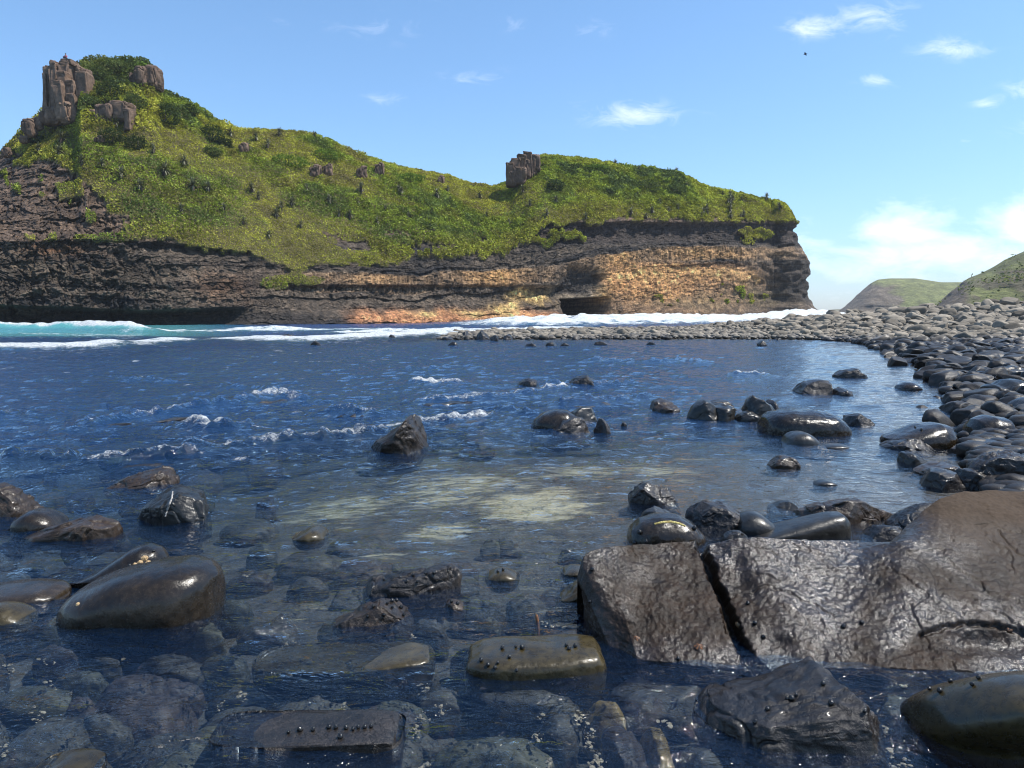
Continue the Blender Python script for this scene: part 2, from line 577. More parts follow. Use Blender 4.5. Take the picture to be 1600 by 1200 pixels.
m_wat, t, out = new_mat('sea_water')
pos = t.new('ShaderNodeNewGeometry').outputs['Position']
w1 = t.noise(t.mapping(pos, (1.0, 1.9, 1.0), (0, 0, 0.22)), 3.2, 4.0, 0.6, 0.4)
w2 = t.noise(t.mapping(pos, (1.0, 1.7, 1.0), (0, 0, -0.35)), 15.0, 3.0, 0.6, 0.3)
calm = t.attr('Calm', 'Fac')
nb1 = t.new('ShaderNodeBump')
t.put(nb1.inputs['Strength'], t.math('SUBTRACT', 0.9, t.math('MULTIPLY', calm, 0.55)))
nb1.inputs['Distance'].default_value = 0.085
t.l.new(w1, nb1.inputs['Height'])
nb2 = t.new('ShaderNodeBump')
t.put(nb2.inputs['Strength'], t.math('SUBTRACT', 0.8, t.math('MULTIPLY', calm, 0.40)))
nb2.inputs['Distance'].default_value = 0.020
t.l.new(w2, nb2.inputs['Height'])
t.l.new(nb1.outputs[0], nb2.inputs['Normal'])
nb = nb2.outputs[0]
fr = t.new('ShaderNodeFresnel')
fr.inputs['IOR'].default_value = 1.333
t.l.new(nb, fr.inputs['Normal'])
gl = t.new('ShaderNodeBsdfGlossy')
gl.inputs['Roughness'].default_value = 0.06
gl.inputs['Color'].default_value = (1, 1, 1, 1)
t.l.new(nb, gl.inputs['Normal'])
tr = t.new('ShaderNodeBsdfTransparent')
t.l.new(t.attr('Tint'), tr.inputs['Color'])
di = t.new('ShaderNodeBsdfDiffuse')
t.l.new(t.attr('Scatter'), di.inputs['Color'])
body = t.new('ShaderNodeMixShader')
t.l.new(t.attr('Cloudy', 'Fac'), body.inputs[0])
t.l.new(tr.outputs[0], body.inputs[1])
t.l.new(di.outputs[0], body.inputs[2])
surf = t.new('ShaderNodeMixShader')
t.l.new(fr.outputs[0], surf.inputs[0])
t.l.new(body.outputs[0], surf.inputs[1])
t.l.new(gl.outputs[0], surf.inputs[2])
f1 = t.noise(pos, 9.0, 6.0, 0.7, 0.5)
f2 = t.noise(t.mapping(pos, (1, 1.0, 1)), 1.2, 5.0, 0.7, 0.6)
fa = t.attr('Foam', 'Fac')
f3 = t.noise(pos, 42.0, 4.0, 0.7, 0.4)
fs = t.math('ADD', t.math('ADD', f1, f2), f3)
fm = t.math('MULTIPLY', t.math('SUBTRACT', t.math('ADD', fa, t.math('MULTIPLY', fs, 0.8)), 1.60), 3.2, clamp=True)
fd = t.new('ShaderNodeBsdfDiffuse')
t.l.new(t.ramp(f1, [(0.35, (0.34, 0.38, 0.40)), (0.62, (0.74, 0.76, 0.76))]), fd.inputs['Color'])  # foam shading painted into the colour, darker where the bump noise is low
t.l.new(t.bump(f1, 1.0, 0.16), fd.inputs['Normal'])
fin = t.new('ShaderNodeMixShader')
t.l.new(fm, fin.inputs[0])
t.l.new(surf.outputs[0], fin.inputs[1])
t.l.new(fd.outputs[0], fin.inputs[2])
t.l.new(fin.outputs[0], out.inputs['Surface'])

path = depth * (1.15 - 0.50 * sstep(8, 4, rr))
tint = np.exp(-path[..., None] * np.array([1.20, 0.62, 0.22]))
cloudy = np.maximum(1 - np.exp(-depth * (0.17 + 0.48 * sstep(5, 14, rr))), 0.85 * teal)
scat = np.array([0.018, 0.080, 0.235]) * (1 - teal[..., None]) + np.array([0.10, 0.36, 0.34]) * teal[..., None]
tag(np_mesh('sea_water', np.stack([wx, wy, wz], -1).reshape(-1, 3), grid_faces(*wx.shape), m_wat,
            attrs={'Tint': tint.reshape(-1, 3), 'Scatter': scat.reshape(-1, 3), 'Cloudy': cloudy.ravel(), 'Foam': foam.ravel(), 'Calm': calm_w.ravel()}), kind='structure')
# ------------------------------------------------------------------ the headland: cliff, green slope, back side
RIDGE = [(-300, 262), (-40, 258), (0, 246), (20, 232), (40, 212), (62, 190), (80, 178), (118, 150), (128, 100), (140, 97), (180, 97), (228, 97), (240, 108),
         (250, 132), (255, 146), (270, 150), (290, 158), (310, 172), (330, 186), (350, 192), (365, 201), (400, 201), (430, 203), (470, 206), (500, 215), (540, 231), (580, 246),
         (620, 258), (660, 266), (700, 274), (740, 288), (775, 291), (797, 288), (806, 268), (822, 246), (850, 243), (900, 248), (940, 253), (980, 262),
         (1020, 266), (1060, 272), (1100, 292), (1150, 303), (1190, 311), (1206, 316)]
TOP = [(-300, 372), (0, 378), (200, 378), (260, 379), (310, 389), (380, 396), (420, 412), (460, 425), (500, 415), (560, 415), (620, 412), (660, 404),
       (700, 401), (760, 404), (800, 392), (830, 376), (850, 357), (900, 351), (960, 346), (1050, 347), (1150, 347), (1206, 346)]
BASEY = [(-300, 92), (0, 106), (200, 112), (400, 121), (640, 141), (880, 166), (1000, 179), (1150, 195), (1206, 203)]
VEG = [(-300, 225), (0, 240), (20, 240), (60, 250), (100, 266), (150, 300), (185, 335), (198, 374), (260, 377), (310, 388), (380, 394), (410, 408), (440, 420), (475, 425), (500, 413),
       (560, 414), (620, 411), (660, 403), (700, 400), (760, 403), (790, 397), (830, 378), (850, 355), (900, 350), (960, 345), (1050, 346), (1150, 346), (1400, 346)]
BAND = [(-300, 425), (0, 425), (250, 425), (400, 432), (500, 436), (640, 437), (760, 430), (860, 420), (930, 402), (1000, 393), (1150, 390), (1400, 390)]
NM, NWR = 1240, 60
NC_, NS_, NB_ = 270, 300, 24
PX = np.linspace(-300, 1206, NM)
Yb = curve(BASEY, PX)
top_py = curve(TOP, PX)
rid_py = curve(RIDGE, PX) + 1.2 * vnoise(PX * 0.12, 0, 0, 7) + 0.8 * vnoise(PX * 0.4, 3, 0, 8)
SB = curve([(-300, 7.0), (200, 7.0), (400, 7.0), (640, 7), (880, 8), (1000, 8.0), (1120, 6.5), (1206, 3.2)], PX)
DY = curve([(-300, 44), (100, 46), (400, 48), (700, 44), (800, 40), (1000, 37), (1130, 26), (1206, 14)], PX)
ux = (PX - 800) / F_PX
inv = 1 / np.sqrt(ux ** 2 + 1)
rad = np.stack([ux * inv, inv], -1)                       # horizontal direction away from the camera
tx_, tz_ = at_y(PX, top_py, Yb + SB)
rx_, rz_ = at_y(PX, rid_py, Yb + SB + DY)
prof_v = np.linspace(0, 1, NC_)
PROF = curve([(0, -0.55), (0.10, -0.15), (0.2, 0.12), (0.45, 0.4), (0.7, 0.68), (0.9, 0.9), (1, 1)], prof_v)
w_s = np.linspace(0, 1, NS_ + 1)[1:]
zlow = -1.6
rows = []
zc = zlow + (tz_[None, :] - zlow) * prof_v[:, None]
yc = Yb[None, :] + SB[None, :] * PROF[:, None]
cl_x = ux[None, :] * yc
ws = w_s[:, None]
ys_ = (Yb + SB)[None, :] + DY[None, :] * (0.80 * ws + 0.20 * ws ** 3)
# straight in image height, so the slope reads even
pys = top_py[None, :] + (rid_py - top_py)[None, :] * (1 - (1 - ws) ** 1.12)
sl_x, sl_z = at_y(np.broadcast_to(PX, pys.shape), pys, ys_)
wb = (np.linspace(0, 1, NB_ + 1)[1:] ** 1.5)[:, None]
bk_y = ys_[-1:] + 70 * wb
bk_x = ux[None, :] * bk_y
bk_z = rz_[None, :] * (1 - wb) ** 1.2 - 2 * wb - 3.0 * wb * (1 - wb) * 4
Xm = np.concatenate([cl_x, sl_x, bk_x])
Ym = np.concatenate([yc, ys_, bk_y])
Zm = np.concatenate([zc, sl_z, bk_z])
# the rounded end of the headland on the right
o0 = -rad[-1]
a0 = math.atan2(o0[1], o0[0])
phi = np.linspace(0, R(190), NWR + 1)[1:]
od = np.stack([np.cos(a0 + phi), np.sin(a0 + phi)], -1)
RC = 10.0
base_last = np.array([ux[-1] * Yb[-1], Yb[-1]])
cen = base_last - RC * o0
bl = cen[None] + RC * od
sbl = SB[-1]
cz = zlow + (tz_[-1] - zlow) * prof_v[:, None] + 0 * phi[None]
cxw = bl[None, :, 0] - od[None, :, 0] * sbl * PROF[:, None]
cyw = bl[None, :, 1] - od[None, :, 1] * sbl * PROF[:, None]
Rp = np.array([sl_x[-1, -1], ys_[-1, -1]])
s_xy = np.stack([cxw[-1], cyw[-1]], -1)
f_ = (0.80 * ws + 0.20 * ws ** 3)
sxw = s_xy[None, :, 0] + (Rp[0] - s_xy[None, :, 0]) * f_
syw = s_xy[None, :, 1] + (Rp[1] - s_xy[None, :, 1]) * f_
szw = tz_[-1] + (rz_[-1] - tz_[-1]) * (1 - (1 - ws) ** 1.5) + 0 * phi[None]
Xw = np.concatenate([cxw, sxw, np.repeat(sxw[-1:], NB_, 0)])
Yw = np.concatenate([cyw, syw, np.repeat(syw[-1:], NB_, 0)])
Zw = np.concatenate([cz, szw, np.repeat(szw[-1:], NB_, 0)])
X = np.concatenate([Xm, Xw], 1)
Y = np.concatenate([Ym, Yw], 1)
Z = np.concatenate([Zm, Zw], 1)
NRW, NCL = X.shape
OX = np.concatenate([np.full(NM, 0.52), od[:, 0]])
OY = np.concatenate([np.full(NM, -0.855), od[:, 1]])
k = sstep(1000, 1206, PX)
OX[:NM] = 0.52 + (o0[0] - 0.52) * k
OY[:NM] = -0.855 + (o0[1] + 0.855) * k
OX, OY = OX[None], OY[None]
PXX, PYY = proj(X, Y, Z)
arc = np.concatenate([[0], np.cumsum(np.hypot(np.diff(X[NC_ - 1]), np.diff(Y[NC_ - 1])))])[None] + 0 * X
rowi = np.arange(NRW)[:, None] + 0 * X
is_cl = rowi < NC_
J = 5 * vnoise(arc * 0.35, Z * 0.35, 0, 101) + 4 * vnoise(arc * 1.1, Z * 1.1, 0, 102)
edge = curve(VEG, PXX) + J


def blob(px, py, wx, wy, jit=1.0):
    return np.exp(-(((PXX + J * jit - px) / wx) ** 2 + ((PYY + 0.6 * J * jit - py) / wy) ** 2))


veg = sstep(2.0, -2.0, PYY - edge)
veg = np.maximum(veg, sstep(0.35, 0.55, np.maximum.reduce([blob(465, 437, 44, 9), blob(430, 447, 22, 7), blob(1188, 366, 24, 10), blob(1172, 376, 10, 10), blob(1165, 360, 10, 9), blob(885, 372, 36, 7, 2), blob(860, 380, 26, 8, 2),
                                                           blob(365, 300, 8, 3) * 0, blob(140, 372, 30, 4, 2)])))
rockpatch = sstep(0.4, 0.6, np.maximum.reduce([blob(622, 369, 22, 6), blob(545, 381, 36, 8, 2), blob(520, 369, 18, 5, 2), blob(665, 391, 40, 7, 2), blob(735, 370, 28, 3.5, 2),
                                               blob(590, 262, 10, 8) * 0, blob(170, 180, 35, 14), blob(232, 122, 18, 18), blob(812, 268, 16, 22), blob(660, 364, 20, 2.5), blob(640, 372, 8, 3),
                                               blob(185, 340, 16, 14, 2), blob(700, 392, 18, 4)]))
veg = veg * (1 - rockpatch)
thin_v = vnoise(arc * 0.6, Z * 0.6, 5, 104)
sparse = 0.55 * np.maximum.reduce([blob(100, 290, 70, 20), blob(160, 330, 40, 26), blob(60, 262, 60, 16), blob(130, 375, 70, 8), 0.45 * blob(1060, 470, 50, 14), 0.45 * blob(1150, 462, 60, 18)])
veg = np.maximum(veg, (thin_v > 0.62 - 0.7 * sparse) * (sparse > 0.12) * 1.0)
veg = np.where((rowi >= NC_ + NS_), 1.0, veg)
rock = 1 - veg

# jointed strata
zband_row = at_y(np.minimum(PXX[0], 1250), curve(BAND, np.minimum(PXX[0], 1250)), Yb[np.minimum(np.arange(NCL), NM - 1)])[1]
zs = Z - zband_row[None] + 0.5 * vnoise(arc * 0.10, 0, 0, 110) + 0.25 * vnoise(arc * 0.5, Z * 0.4, 0, 111)
rng = np.random.default_rng(4)
bounds = [-40.0]
while bounds[-1] < 50:
    bounds.append(bounds[-1] + rng.choice([0.6, 0.9, 1.3, 1.8, 2.4, 3.2]) * rng.uniform(0.8, 1.2))
bounds = np.array(bounds)
lay = np.clip(np.searchsorted(bounds, zs) - 1, 0, len(bounds) - 2)
lt = (zs - bounds[lay]) / (bounds[lay + 1] - bounds[lay])
lval = rng.normal(0, 0.42, len(bounds))
lwid = rng.uniform(0.9, 3.2, len(bounds))
lthk = np.diff(np.append(bounds, 51))
wl = lwid[lay] * (0.6 + 0.6 * lthk[lay])
ub = (arc + 0.5 * vnoise(arc * 0.7, Z * 0.7, 0, 112) + lay * 7.31) / wl
bid = np.floor(ub)
bt = ub - bid
bh = hash_u(bid.astype(np.int64), lay, 0 * lay, 77)
seam = np.minimum(np.minimum(bt, 1 - bt) * wl, np.minimum(lt, 1 - lt) * lthk[lay])
groove = -0.22 * np.exp(-(seam / 0.10) ** 2) * sstep(-0.3, 0.4, vnoise(arc * 0.4, Z * 0.6, 0, 117))
incol = sstep(-2.6, -2.2, zs) * sstep(1.4, 1.0, zs) * sstep(380, 520, PXX)
cw = 0.75
ci = np.floor((arc + 0.25 * vnoise(arc * 0.5, Z * 0.5, 2, 113)) / cw)
ct = (arc + 0.25 * vnoise(arc * 0.5, Z * 0.5, 2, 113)) / cw - ci
colr = 0.45 * np.sqrt(np.maximum(0, 1 - (2 * ct - 1) ** 2)) + 0.5 * hash_u(ci.astype(np.int64), 0 * lay, 0 * lay, 78) - 0.35
wa = 0.9 * fbm(arc * 0.5, Z * 0.5, 0, 3, 121)
wb_ = 0.9 * fbm(arc * 0.5, Z * 0.5, 9, 3, 122)
f1, f2, cid = worley(arc * 0.55 + wa, Z * 0.75 + wb_, Y * 0.2, 120)
blocks = 1.25 * (cid - 0.5) - 0.22 * np.exp(-((f2 - f1) / 0.10) ** 2) * sstep(-0.4, 0.5, vnoise(arc * 0.5, Z * 0.5, 3, 118))
g1, g2, gid = worley(arc * 1.25 + 1.5 * wa, Z * 1.9 + 1.5 * wb_, 0, 125)
blocks += 0.55 * (gid - 0.5) - 0.22 * np.exp(-((g2 - g1) / 0.07) ** 2)
h1, h2, hid = worley(arc * 0.85 + wa, Z * 0.16, 0, 127)
blocks += 0.7 * (hid - 0.5) - 0.35 * np.exp(-((h2 - h1) / 0.05) ** 2)
lstr = lval[lay] * (0.7 + 0.6 * vnoise(arc * 0.06, lay * 3.7, 0, 114)) + 0.55 * (bh - 0.5)
disp = (lstr + groove) * (1 - incol) + incol * colr
left = sstep(330, 150, PXX) * sstep(300, 330, PYY + 0 * PXX) + sstep(260, 120, PXX) * sstep(390, 370, PYY)
orangewall = sstep(930, 960, PXX) * sstep(408, 420, PYY) * sstep(492, 480, PYY)
disp = disp * (1 - 0.6 * np.clip(left, 0, 1) - 0.6 * orangewall) + np.clip(left + 0.30 * orangewall, 0, 1) * blocks
disp += (0.30 * (gid - 0.5) - 0.16 * np.exp(-((g2 - g1) / 0.06) ** 2)) * (1 - np.clip(left + 0.8 * orangewall, 0, 1))
disp += 0.42 * fbm(arc * 0.9, Z * 0.9, 1, 4, 115) + 0.5 * fbm(arc * 0.09, Z * 0.12, 2, 3, 116)
# broad shapes: the dark ledge under the turf, the alcove, the hole, the wave-cut foot
disp += -1.6 * sstep(345, 352, PYY) * sstep(386, 366, PYY) * sstep(820, 850, PXX)
disp += -1.2 * sstep(380, 384, PYY) * sstep(402, 392, PYY) * sstep(190, 260, PXX) * sstep(430, 390, PXX)
disp += -1.3 * sstep(444, 450, PYY) * sstep(480, 462, PYY) * sstep(430, 480, PXX) * sstep(930, 860, PXX)
alc = sstep(868, 895, PXX + 0.5 * (PYY - 440)) * sstep(946, 936, PXX + 0.15 * (PYY - 440)) * sstep(408, 424, PYY + 0.25 * (900 - PXX)) * sstep(472, 455, PYY)
disp += -2.4 * alc
hole = sstep(879, 885, PXX) * sstep(957, 949, PXX) * sstep(464, 470, PYY + 0.05 * (PXX - 915)) * is_cl
disp += -26.0 * hole
undl = sstep(-300, 0, PXX + 200) * sstep(400, 340, PXX) * sstep(484, 492, PYY + 0.04 * np.abs(PXX - 230))
disp += -4.5 * undl
shelf = sstep(395, 520, PXX) * sstep(905, 860, PXX) * sstep(482, 497, PYY)
disp += 2.6 * shelf
right_scree = sstep(980, 1060, PXX) * sstep(450, 497, PYY)
disp += 4.2 * right_scree ** 1.5
# profile of the right-hand end
edgew = np.clip(sstep(1120, 1215, PXX), 0, 1) * is_cl
endp = edgew * curve([(340, -1.3), (380, -1.0), (391, 0.1), (410, 0.5), (425, 0.6), (440, 0.2), (456, -0.2), (468, 0.2), (480, 0.6), (488, 1.1), (497, 2.0), (505, 2.5)], PYY)
endp += edgew * 0.8 * vnoise(arc * 0.4, zs * 0.8, 0, 119)
disp = disp * (1 - 0.65 * edgew) + endp
sfade = np.clip(sstep(1120, 1215, PXX), 0, 1) * np.clip(1 - (rowi - NC_) / (0.9 * NS_), 0, 1) * (rowi >= NC_) * -1.6
mv = disp * rock + np.where(is_cl, endp * veg, 0) + sfade
X = X + OX * mv
Y = Y + OY * mv
# planted ground: lumps of scrub, a little brow over the cliff
hum1, _, _ = worley(X * 0.22, Y * 0.22, Z * 0.22, 130)
hum2, _, _ = worley(X * 0.6, Y * 0.6, Z * 0.6, 133)
lump = 0.9 * (0.75 - hum1) + 0.5 * (0.7 - hum2) + 0.9 * fbm(X * 0.07, Y * 0.07, Z * 0.07, 3, 136)
big = sstep(250, 200, PYY) * sstep(380, 300, PXX) + 0.6 * sstep(830, 900, PXX) * sstep(345, 300, PYY)
slope_w = veg * (rowi >= NC_ - 8)
lump = lump * (0.7 + 0.9 * np.clip(big, 0, 1)) * np.clip((NC_ + NS_ + 4 - rowi) / 30.0, 0.25, 1)
Z = Z + 0.75 * lump * slope_w
X = X + OX * 0.5 * (lump + 0.5) * veg
Y = Y + OY * 0.5 * (lump + 0.5) * veg

# rock and soil colours, with painted shade in the hole and alcove
def C(r, g, b):
    return np.array([r, g, b])[None, None]


def over(base, c, m):
    return base * (1 - m[..., None]) + np.array(c)[None, None] * m[..., None]


lc = rng.uniform(0, 1, len(bounds))[lay]
bv = 0.7 + 0.6 * bh
colr_ = C(0.050, 0.042, 0.037) + (lc * 0.085)[..., None] * C(1.0, 0.82, 0.62)
colr_ = over(colr_, (0.022, 0.021, 0.024), sstep(-0.1, 0.5, fbm(arc * 0.12, zs * 0.5, 0, 3, 140)))
Lb = sstep(260, 120, PXX - 0.5 * (PYY - 300))
colr_ = over(colr_, (0.170, 0.122, 0.090), 0.85 * np.clip(sstep(383, 372, PYY), 0, 1))
colr_ = over(colr_, (0.17, 0.09, 0.045), np.maximum(blob(90, 392, 55, 9, 2), 0.7 * blob(350, 450, 45, 22, 2)))
colr_ = over(colr_, (0.12, 0.095, 0.07), 0.7 * sstep(400, 412, PYY) * sstep(450, 436, PYY) * sstep(300, 200, PXX))
colr_ = over(colr_, (0.28, 0.20, 0.13), 0.85 * incol * (0.45 + 0.55 * sstep(-0.4, 0.4, vnoise(arc * 0.5, Z * 0.1, 0, 141))))
colr_ = over(colr_, (0.64, 0.39, 0.17), np.clip(incol * 1.0 * np.maximum.reduce([blob(770, 430, 45, 16), blob(968, 402, 24, 26), 0.7 * blob(1085, 395, 60, 14), 0.6 * blob(1130, 396, 60, 8), 0.4 * blob(590, 435, 60, 12)]), 0, 1))
colr_ = over(colr_, (0.68, 0.38, 0.17), 0.95 * np.clip(blob(1035, 440, 105, 36, 2) * 1.5 * sstep(933, 955, PXX), 0, 1) * sstep(406, 415, PYY))
colr_ = over(colr_, (0.72, 0.46, 0.20), 0.75 * np.maximum.reduce([blob(1010, 428, 60, 9, 2), blob(1120, 425, 50, 8, 2), blob(1170, 436, 26, 6, 2)]))
colr_ = over(colr_, (0.30, 0.21, 0.14), 0.7 * np.maximum(blob(1040, 475, 90, 14, 2), blob(1130, 455, 60, 16, 2)))
colr_ = over(colr_, (0.14, 0.13, 0.075), 0.6 * np.maximum(blob(1080, 470, 80, 14, 2), blob(1180, 462, 50, 14, 2)))
colr_ = over(colr_, (0.62, 0.31, 0.16), np.clip(1.6 * sstep(520, 560, PXX) * sstep(890, 850, PXX) * blob(700, 496, 210, 9, 1), 0, 1))
colr_ = over(colr_, (0.62, 0.45, 0.20), np.clip(1.2 * np.maximum.reduce([blob(785, 487, 22, 10, 1), blob(735, 490, 24, 5, 1), blob(660, 490, 20, 5), blob(830, 462, 32, 10, 2), blob(805, 478, 12, 8)]), 0, 1))
colr_ = over(colr_, (0.60, 0.52, 0.40), np.clip(1.1 * np.maximum.reduce([blob(934, 456, 10, 11, 0.6), blob(920, 466, 12, 5, 0.6), 0.7 * blob(890, 462, 14, 5)]), 0, 1))
colr_ = over(colr_, (0.40, 0.26, 0.11), np.clip(1.0 * blob(945, 462, 12, 14), 0, 1))
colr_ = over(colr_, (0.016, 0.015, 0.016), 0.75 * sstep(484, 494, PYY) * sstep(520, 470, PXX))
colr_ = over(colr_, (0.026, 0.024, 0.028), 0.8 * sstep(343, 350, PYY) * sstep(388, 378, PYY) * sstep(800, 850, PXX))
colr_ = over(colr_, (0.035, 0.033, 0.036), 0.85 * np.maximum(hole, alc))  # shade inside the hole and alcove, painted into the rock colour
colr_ = over(colr_, (0.032, 0.028, 0.027), 0.8 * sstep(1170, 1230, PXX) * sstep(400, 412, PYY) * sstep(480, 460, PYY))
streak = sstep(0.25, 0.7, fbm(arc * 1.3, Z * 0.12, 0, 3, 146))
colr_ = over(colr_, (0.03, 0.028, 0.028), 0.45 * streak)
crk = np.clip(np.exp(-((g2 - g1) / 0.06) ** 2) * 0.6 + np.exp(-((h2 - h1) / 0.04) ** 2) * left + 0.7 * (groove < -0.1), 0, 1)
colr_ = colr_ * (1 - 0.45 * crk * rock)[..., None]
colr_ = colr_ * (0.70 + 0.6 * gid)[..., None] * (0.62 + 0.76 * hash_u(np.floor(cid * 9999).astype(np.int64), bid.astype(np.int64), lay, 79))[..., None] * (1 + 0.35 * fbm(arc * 2, Z * 2, 0, 3, 147))[..., None]
soil = C(0.120, 0.110, 0.035) * (1 + 0.5 * fbm(X * 0.5, Y * 0.5, Z * 0.5, 3, 148))[..., None]
colr_ = colr_ * rock[..., None] + soil * veg[..., None]
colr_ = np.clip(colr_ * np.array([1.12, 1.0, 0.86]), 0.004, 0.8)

m_cliff, t, out = new_mat('cliff_rock')
pos = t.new('ShaderNodeNewGeometry').outputs['Position']
ca = t.attr('Col')
n1 = t.noise(pos, 1.3, 9.0, 0.78)
n2 = t.noise(t.mapping(pos, (0.5, 0.5, 2.6)), 0.7, 7.0, 0.72)
n3 = t.noise(t.mapping(pos, (2.2, 2.2, 0.35)), 1.1, 6.0, 0.7)
c0 = t.ramp(n3, [(0.32, 0.55), (0.5, 1.0), (0.68, 1.4)])
c = t.mix(1.0, ca, t.ramp(n1, [(0.32, 0.45), (0.5, 1.0), (0.68, 1.65)]), 'MULTIPLY')
c = t.mix(1.0, c, t.ramp(n2, [(0.32, 0.62), (0.5, 1.0), (0.68, 1.35)]), 'MULTIPLY')
c = t.mix(1.0, c, c0, 'MULTIPLY')
principled(t, out, Base_Color=c, Roughness=0.85, Normal=t.bump(t.math('ADD', n1, t.math('ADD', t.math('MULTIPLY', n2, 0.5), t.math('MULTIPLY', n3, 0.7))), 1.0, 1.1))
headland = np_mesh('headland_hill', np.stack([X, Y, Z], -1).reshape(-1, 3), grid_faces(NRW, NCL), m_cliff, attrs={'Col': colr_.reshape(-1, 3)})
tag(headland, kind='structure')
HV = np.stack([X, Y, Z], -1)


def bvh_of(V, F):
    return BVHTree.FromPolygons([tuple(v) for v in V], [tuple(f) for f in F])


# a coarser copy of the surface for dropping things onto it
hs_ = HV[NC_ - 40:NC_ + NS_:3, ::3]
HB = bvh_of(hs_.reshape(-1, 3), grid_faces(hs_.shape[0], hs_.shape[1]))


def on_head(px, py):
    dx, dyy, dz = ray(px, py)
    h = HB.ray_cast(Vector((0, 0, CAM_H)), Vector((float(dx), float(dyy), float(dz))).normalized())
    return h[0], h[1]


# ------------------------------------------------------------------ leaf-clump meshes
m_leaf, t, out = new_mat('leaf')
ca = t.attr('Col')
dif = t.new('ShaderNodeBsdfDiffuse')
trl = t.new('ShaderNodeBsdfTranslucent')
t.l.new(ca, dif.inputs['Color'])
t.l.new(t.mix(1.0, ca, (1.1, 1.15, 0.6), 'MULTIPLY'), trl.inputs['Color'])
mx = t.new('ShaderNodeMixShader')
mx.inputs[0].default_value = 0.28
t.l.new(dif.outputs[0], mx.inputs[1])
t.l.new(trl.outputs[0], mx.inputs[2])
t.l.new(mx.outputs[0], out.inputs['Surface'])


def leaf_quads(P, size, rng, up=0.6, nrm=None, aspect=0.55):
    """one small leaf-shaped quad per point, loosely facing nrm/up"""
    n = len(P)
    N = rng.normal(0, 1, (n, 3))
    N /= np.linalg.norm(N, axis=1)[:, None]
    N = N + up * (np.array([0, 0, 1.0]) if nrm is None else nrm)
    N /= np.linalg.norm(N, axis=1)[:, None] + 1e-9
    A = np.cross(N, rng.normal(0, 1, (n, 3)))
    A /= np.linalg.norm(A, axis=1)[:, None] + 1e-9
    B = np.cross(N, A) * aspect
    s = np.asarray(size).reshape(-1, 1)
    V = np.stack([P - A * s, P - B * s * 0.9, P + A * s, P + B * s], 1).reshape(-1, 3)
    return V, np.arange(4 * n).reshape(n, 4)


# ground cover of the slope: nobody could count it
cell = np.linalg.norm(np.cross(HV[1:, :-1] - HV[:-1, :-1], HV[:-1, 1:] - HV[:-1, :-1]), axis=-1)
vv = veg[:-1, :-1] * (rowi[:-1, :-1] < NC_ + NS_ + 6)
vis = (PXX[:-1, :-1] > -170) * (0.35 + 0.65 * (PXX[:-1, :-1] > -10))
pr = (cell * (vv > 0.5) * vis).ravel()
rg = np.random.default_rng(11)
NQ = 330000
pick = rg.choice(pr.size, NQ, p=pr / pr.sum())
pi, pj = np.divmod(pick, NCL - 1)
fu, fv = rg.uniform(0, 1, (2, NQ, 1))
P = HV[pi, pj] * (1 - fu) * (1 - fv) + HV[pi + 1, pj] * fu * (1 - fv) + HV[pi, pj + 1] * (1 - fu) * fv + HV[pi + 1, pj + 1] * fu * fv
px_q, py_q = PXX[pi, pj], PYY[pi, pj]
zone = fbm(P[:, 0] * 0.05, P[:, 1] * 0.05, P[:, 2] * 0.05, 4, 150)
zone2 = fbm(P[:, 0] * 0.22, P[:, 1] * 0.22, P[:, 2] * 0.22, 3, 155)
ctuft, _, cidt = worley(P[:, 0] * 0.45, P[:, 1] * 0.45, P[:, 2] * 0.45, 157)
tall = np.clip(sstep(215, 195, py_q) * sstep(400, 330, px_q) + 0.75 * sstep(-0.05, 0.3, zone) + 0.5 * sstep(820, 900, px_q) * sstep(335, 300, py_q), 0, 1)
h_off = rg.uniform(-0.1, 1, NQ) * (0.22 + 0.75 * tall) * (0.6 + 0.8 * cidt)
P = P + np.array([0.10, -0.25, 0.95]) * h_off[:, None]
size = rg.uniform(0.13, 0.27, NQ) * (0.8 + 0.6 * tall) * (P[:, 1] / 150)
Vq, Fq = leaf_quads(P, size, rg, 0.75)
cA = np.array([0.310, 0.300, 0.050])     # yellow-green scrub
cB = np.array([0.185, 0.225, 0.038])     # fresh green
cC = np.array([0.055, 0.075, 0.028])     # dark bush
cD = np.array([0.200, 0.160, 0.070])     # dry stems
mB = sstep(-0.15, 0.25, zone + 0.35 * zone2)[:, None]
cq = cA * (1 - mB) + cB * mB
rgt = (sstep(760, 860, px_q) * sstep(350, 320, py_q))[:, None]
cq = cq * (1 - 0.5 * rgt) + np.array([0.20, 0.24, 0.040]) * 0.5 * rgt
mC = np.clip(0.95 * sstep(0.1, 0.4, zone2 + 0.25 * zone) * (0.35 + 0.65 * tall) + 0.8 * sstep(170, 130, py_q) * sstep(320, 260, px_q), 0, 1)[:, None]
cq = cq * (1 - mC) + cC * mC
mD = (0.75 * sstep(0.12, 0.5, -zone2) * (1 - 0.7 * tall) * (rg.uniform(0, 1, NQ) < 0.7))[:, None]
cq = cq * (1 - mD) + cD * mD
lowy = (0.6 * sstep(40, 6, np.abs(curve(VEG, px_q) - py_q)))[:, None]
cq = cq * (1 - lowy) + np.array([0.26, 0.245, 0.045]) * lowy
cq = cq * 1.22 * (1 + 0.55 * np.clip(zone2 + 0.5 * fbm(P[:, 0] * 0.6, P[:, 1] * 0.6, P[:, 2] * 0.6, 2, 159), -1, 1))[:, None] * (0.6 + 0.8 * rg.uniform(0, 1, (NQ, 1))) * (0.75 + 0.5 * cidt[:, None])
tag(np_mesh('slope_undergrowth', Vq, Fq, m_leaf, smooth=False, attrs={'Col': np.repeat(cq, 4, 0)}), kind='stuff')

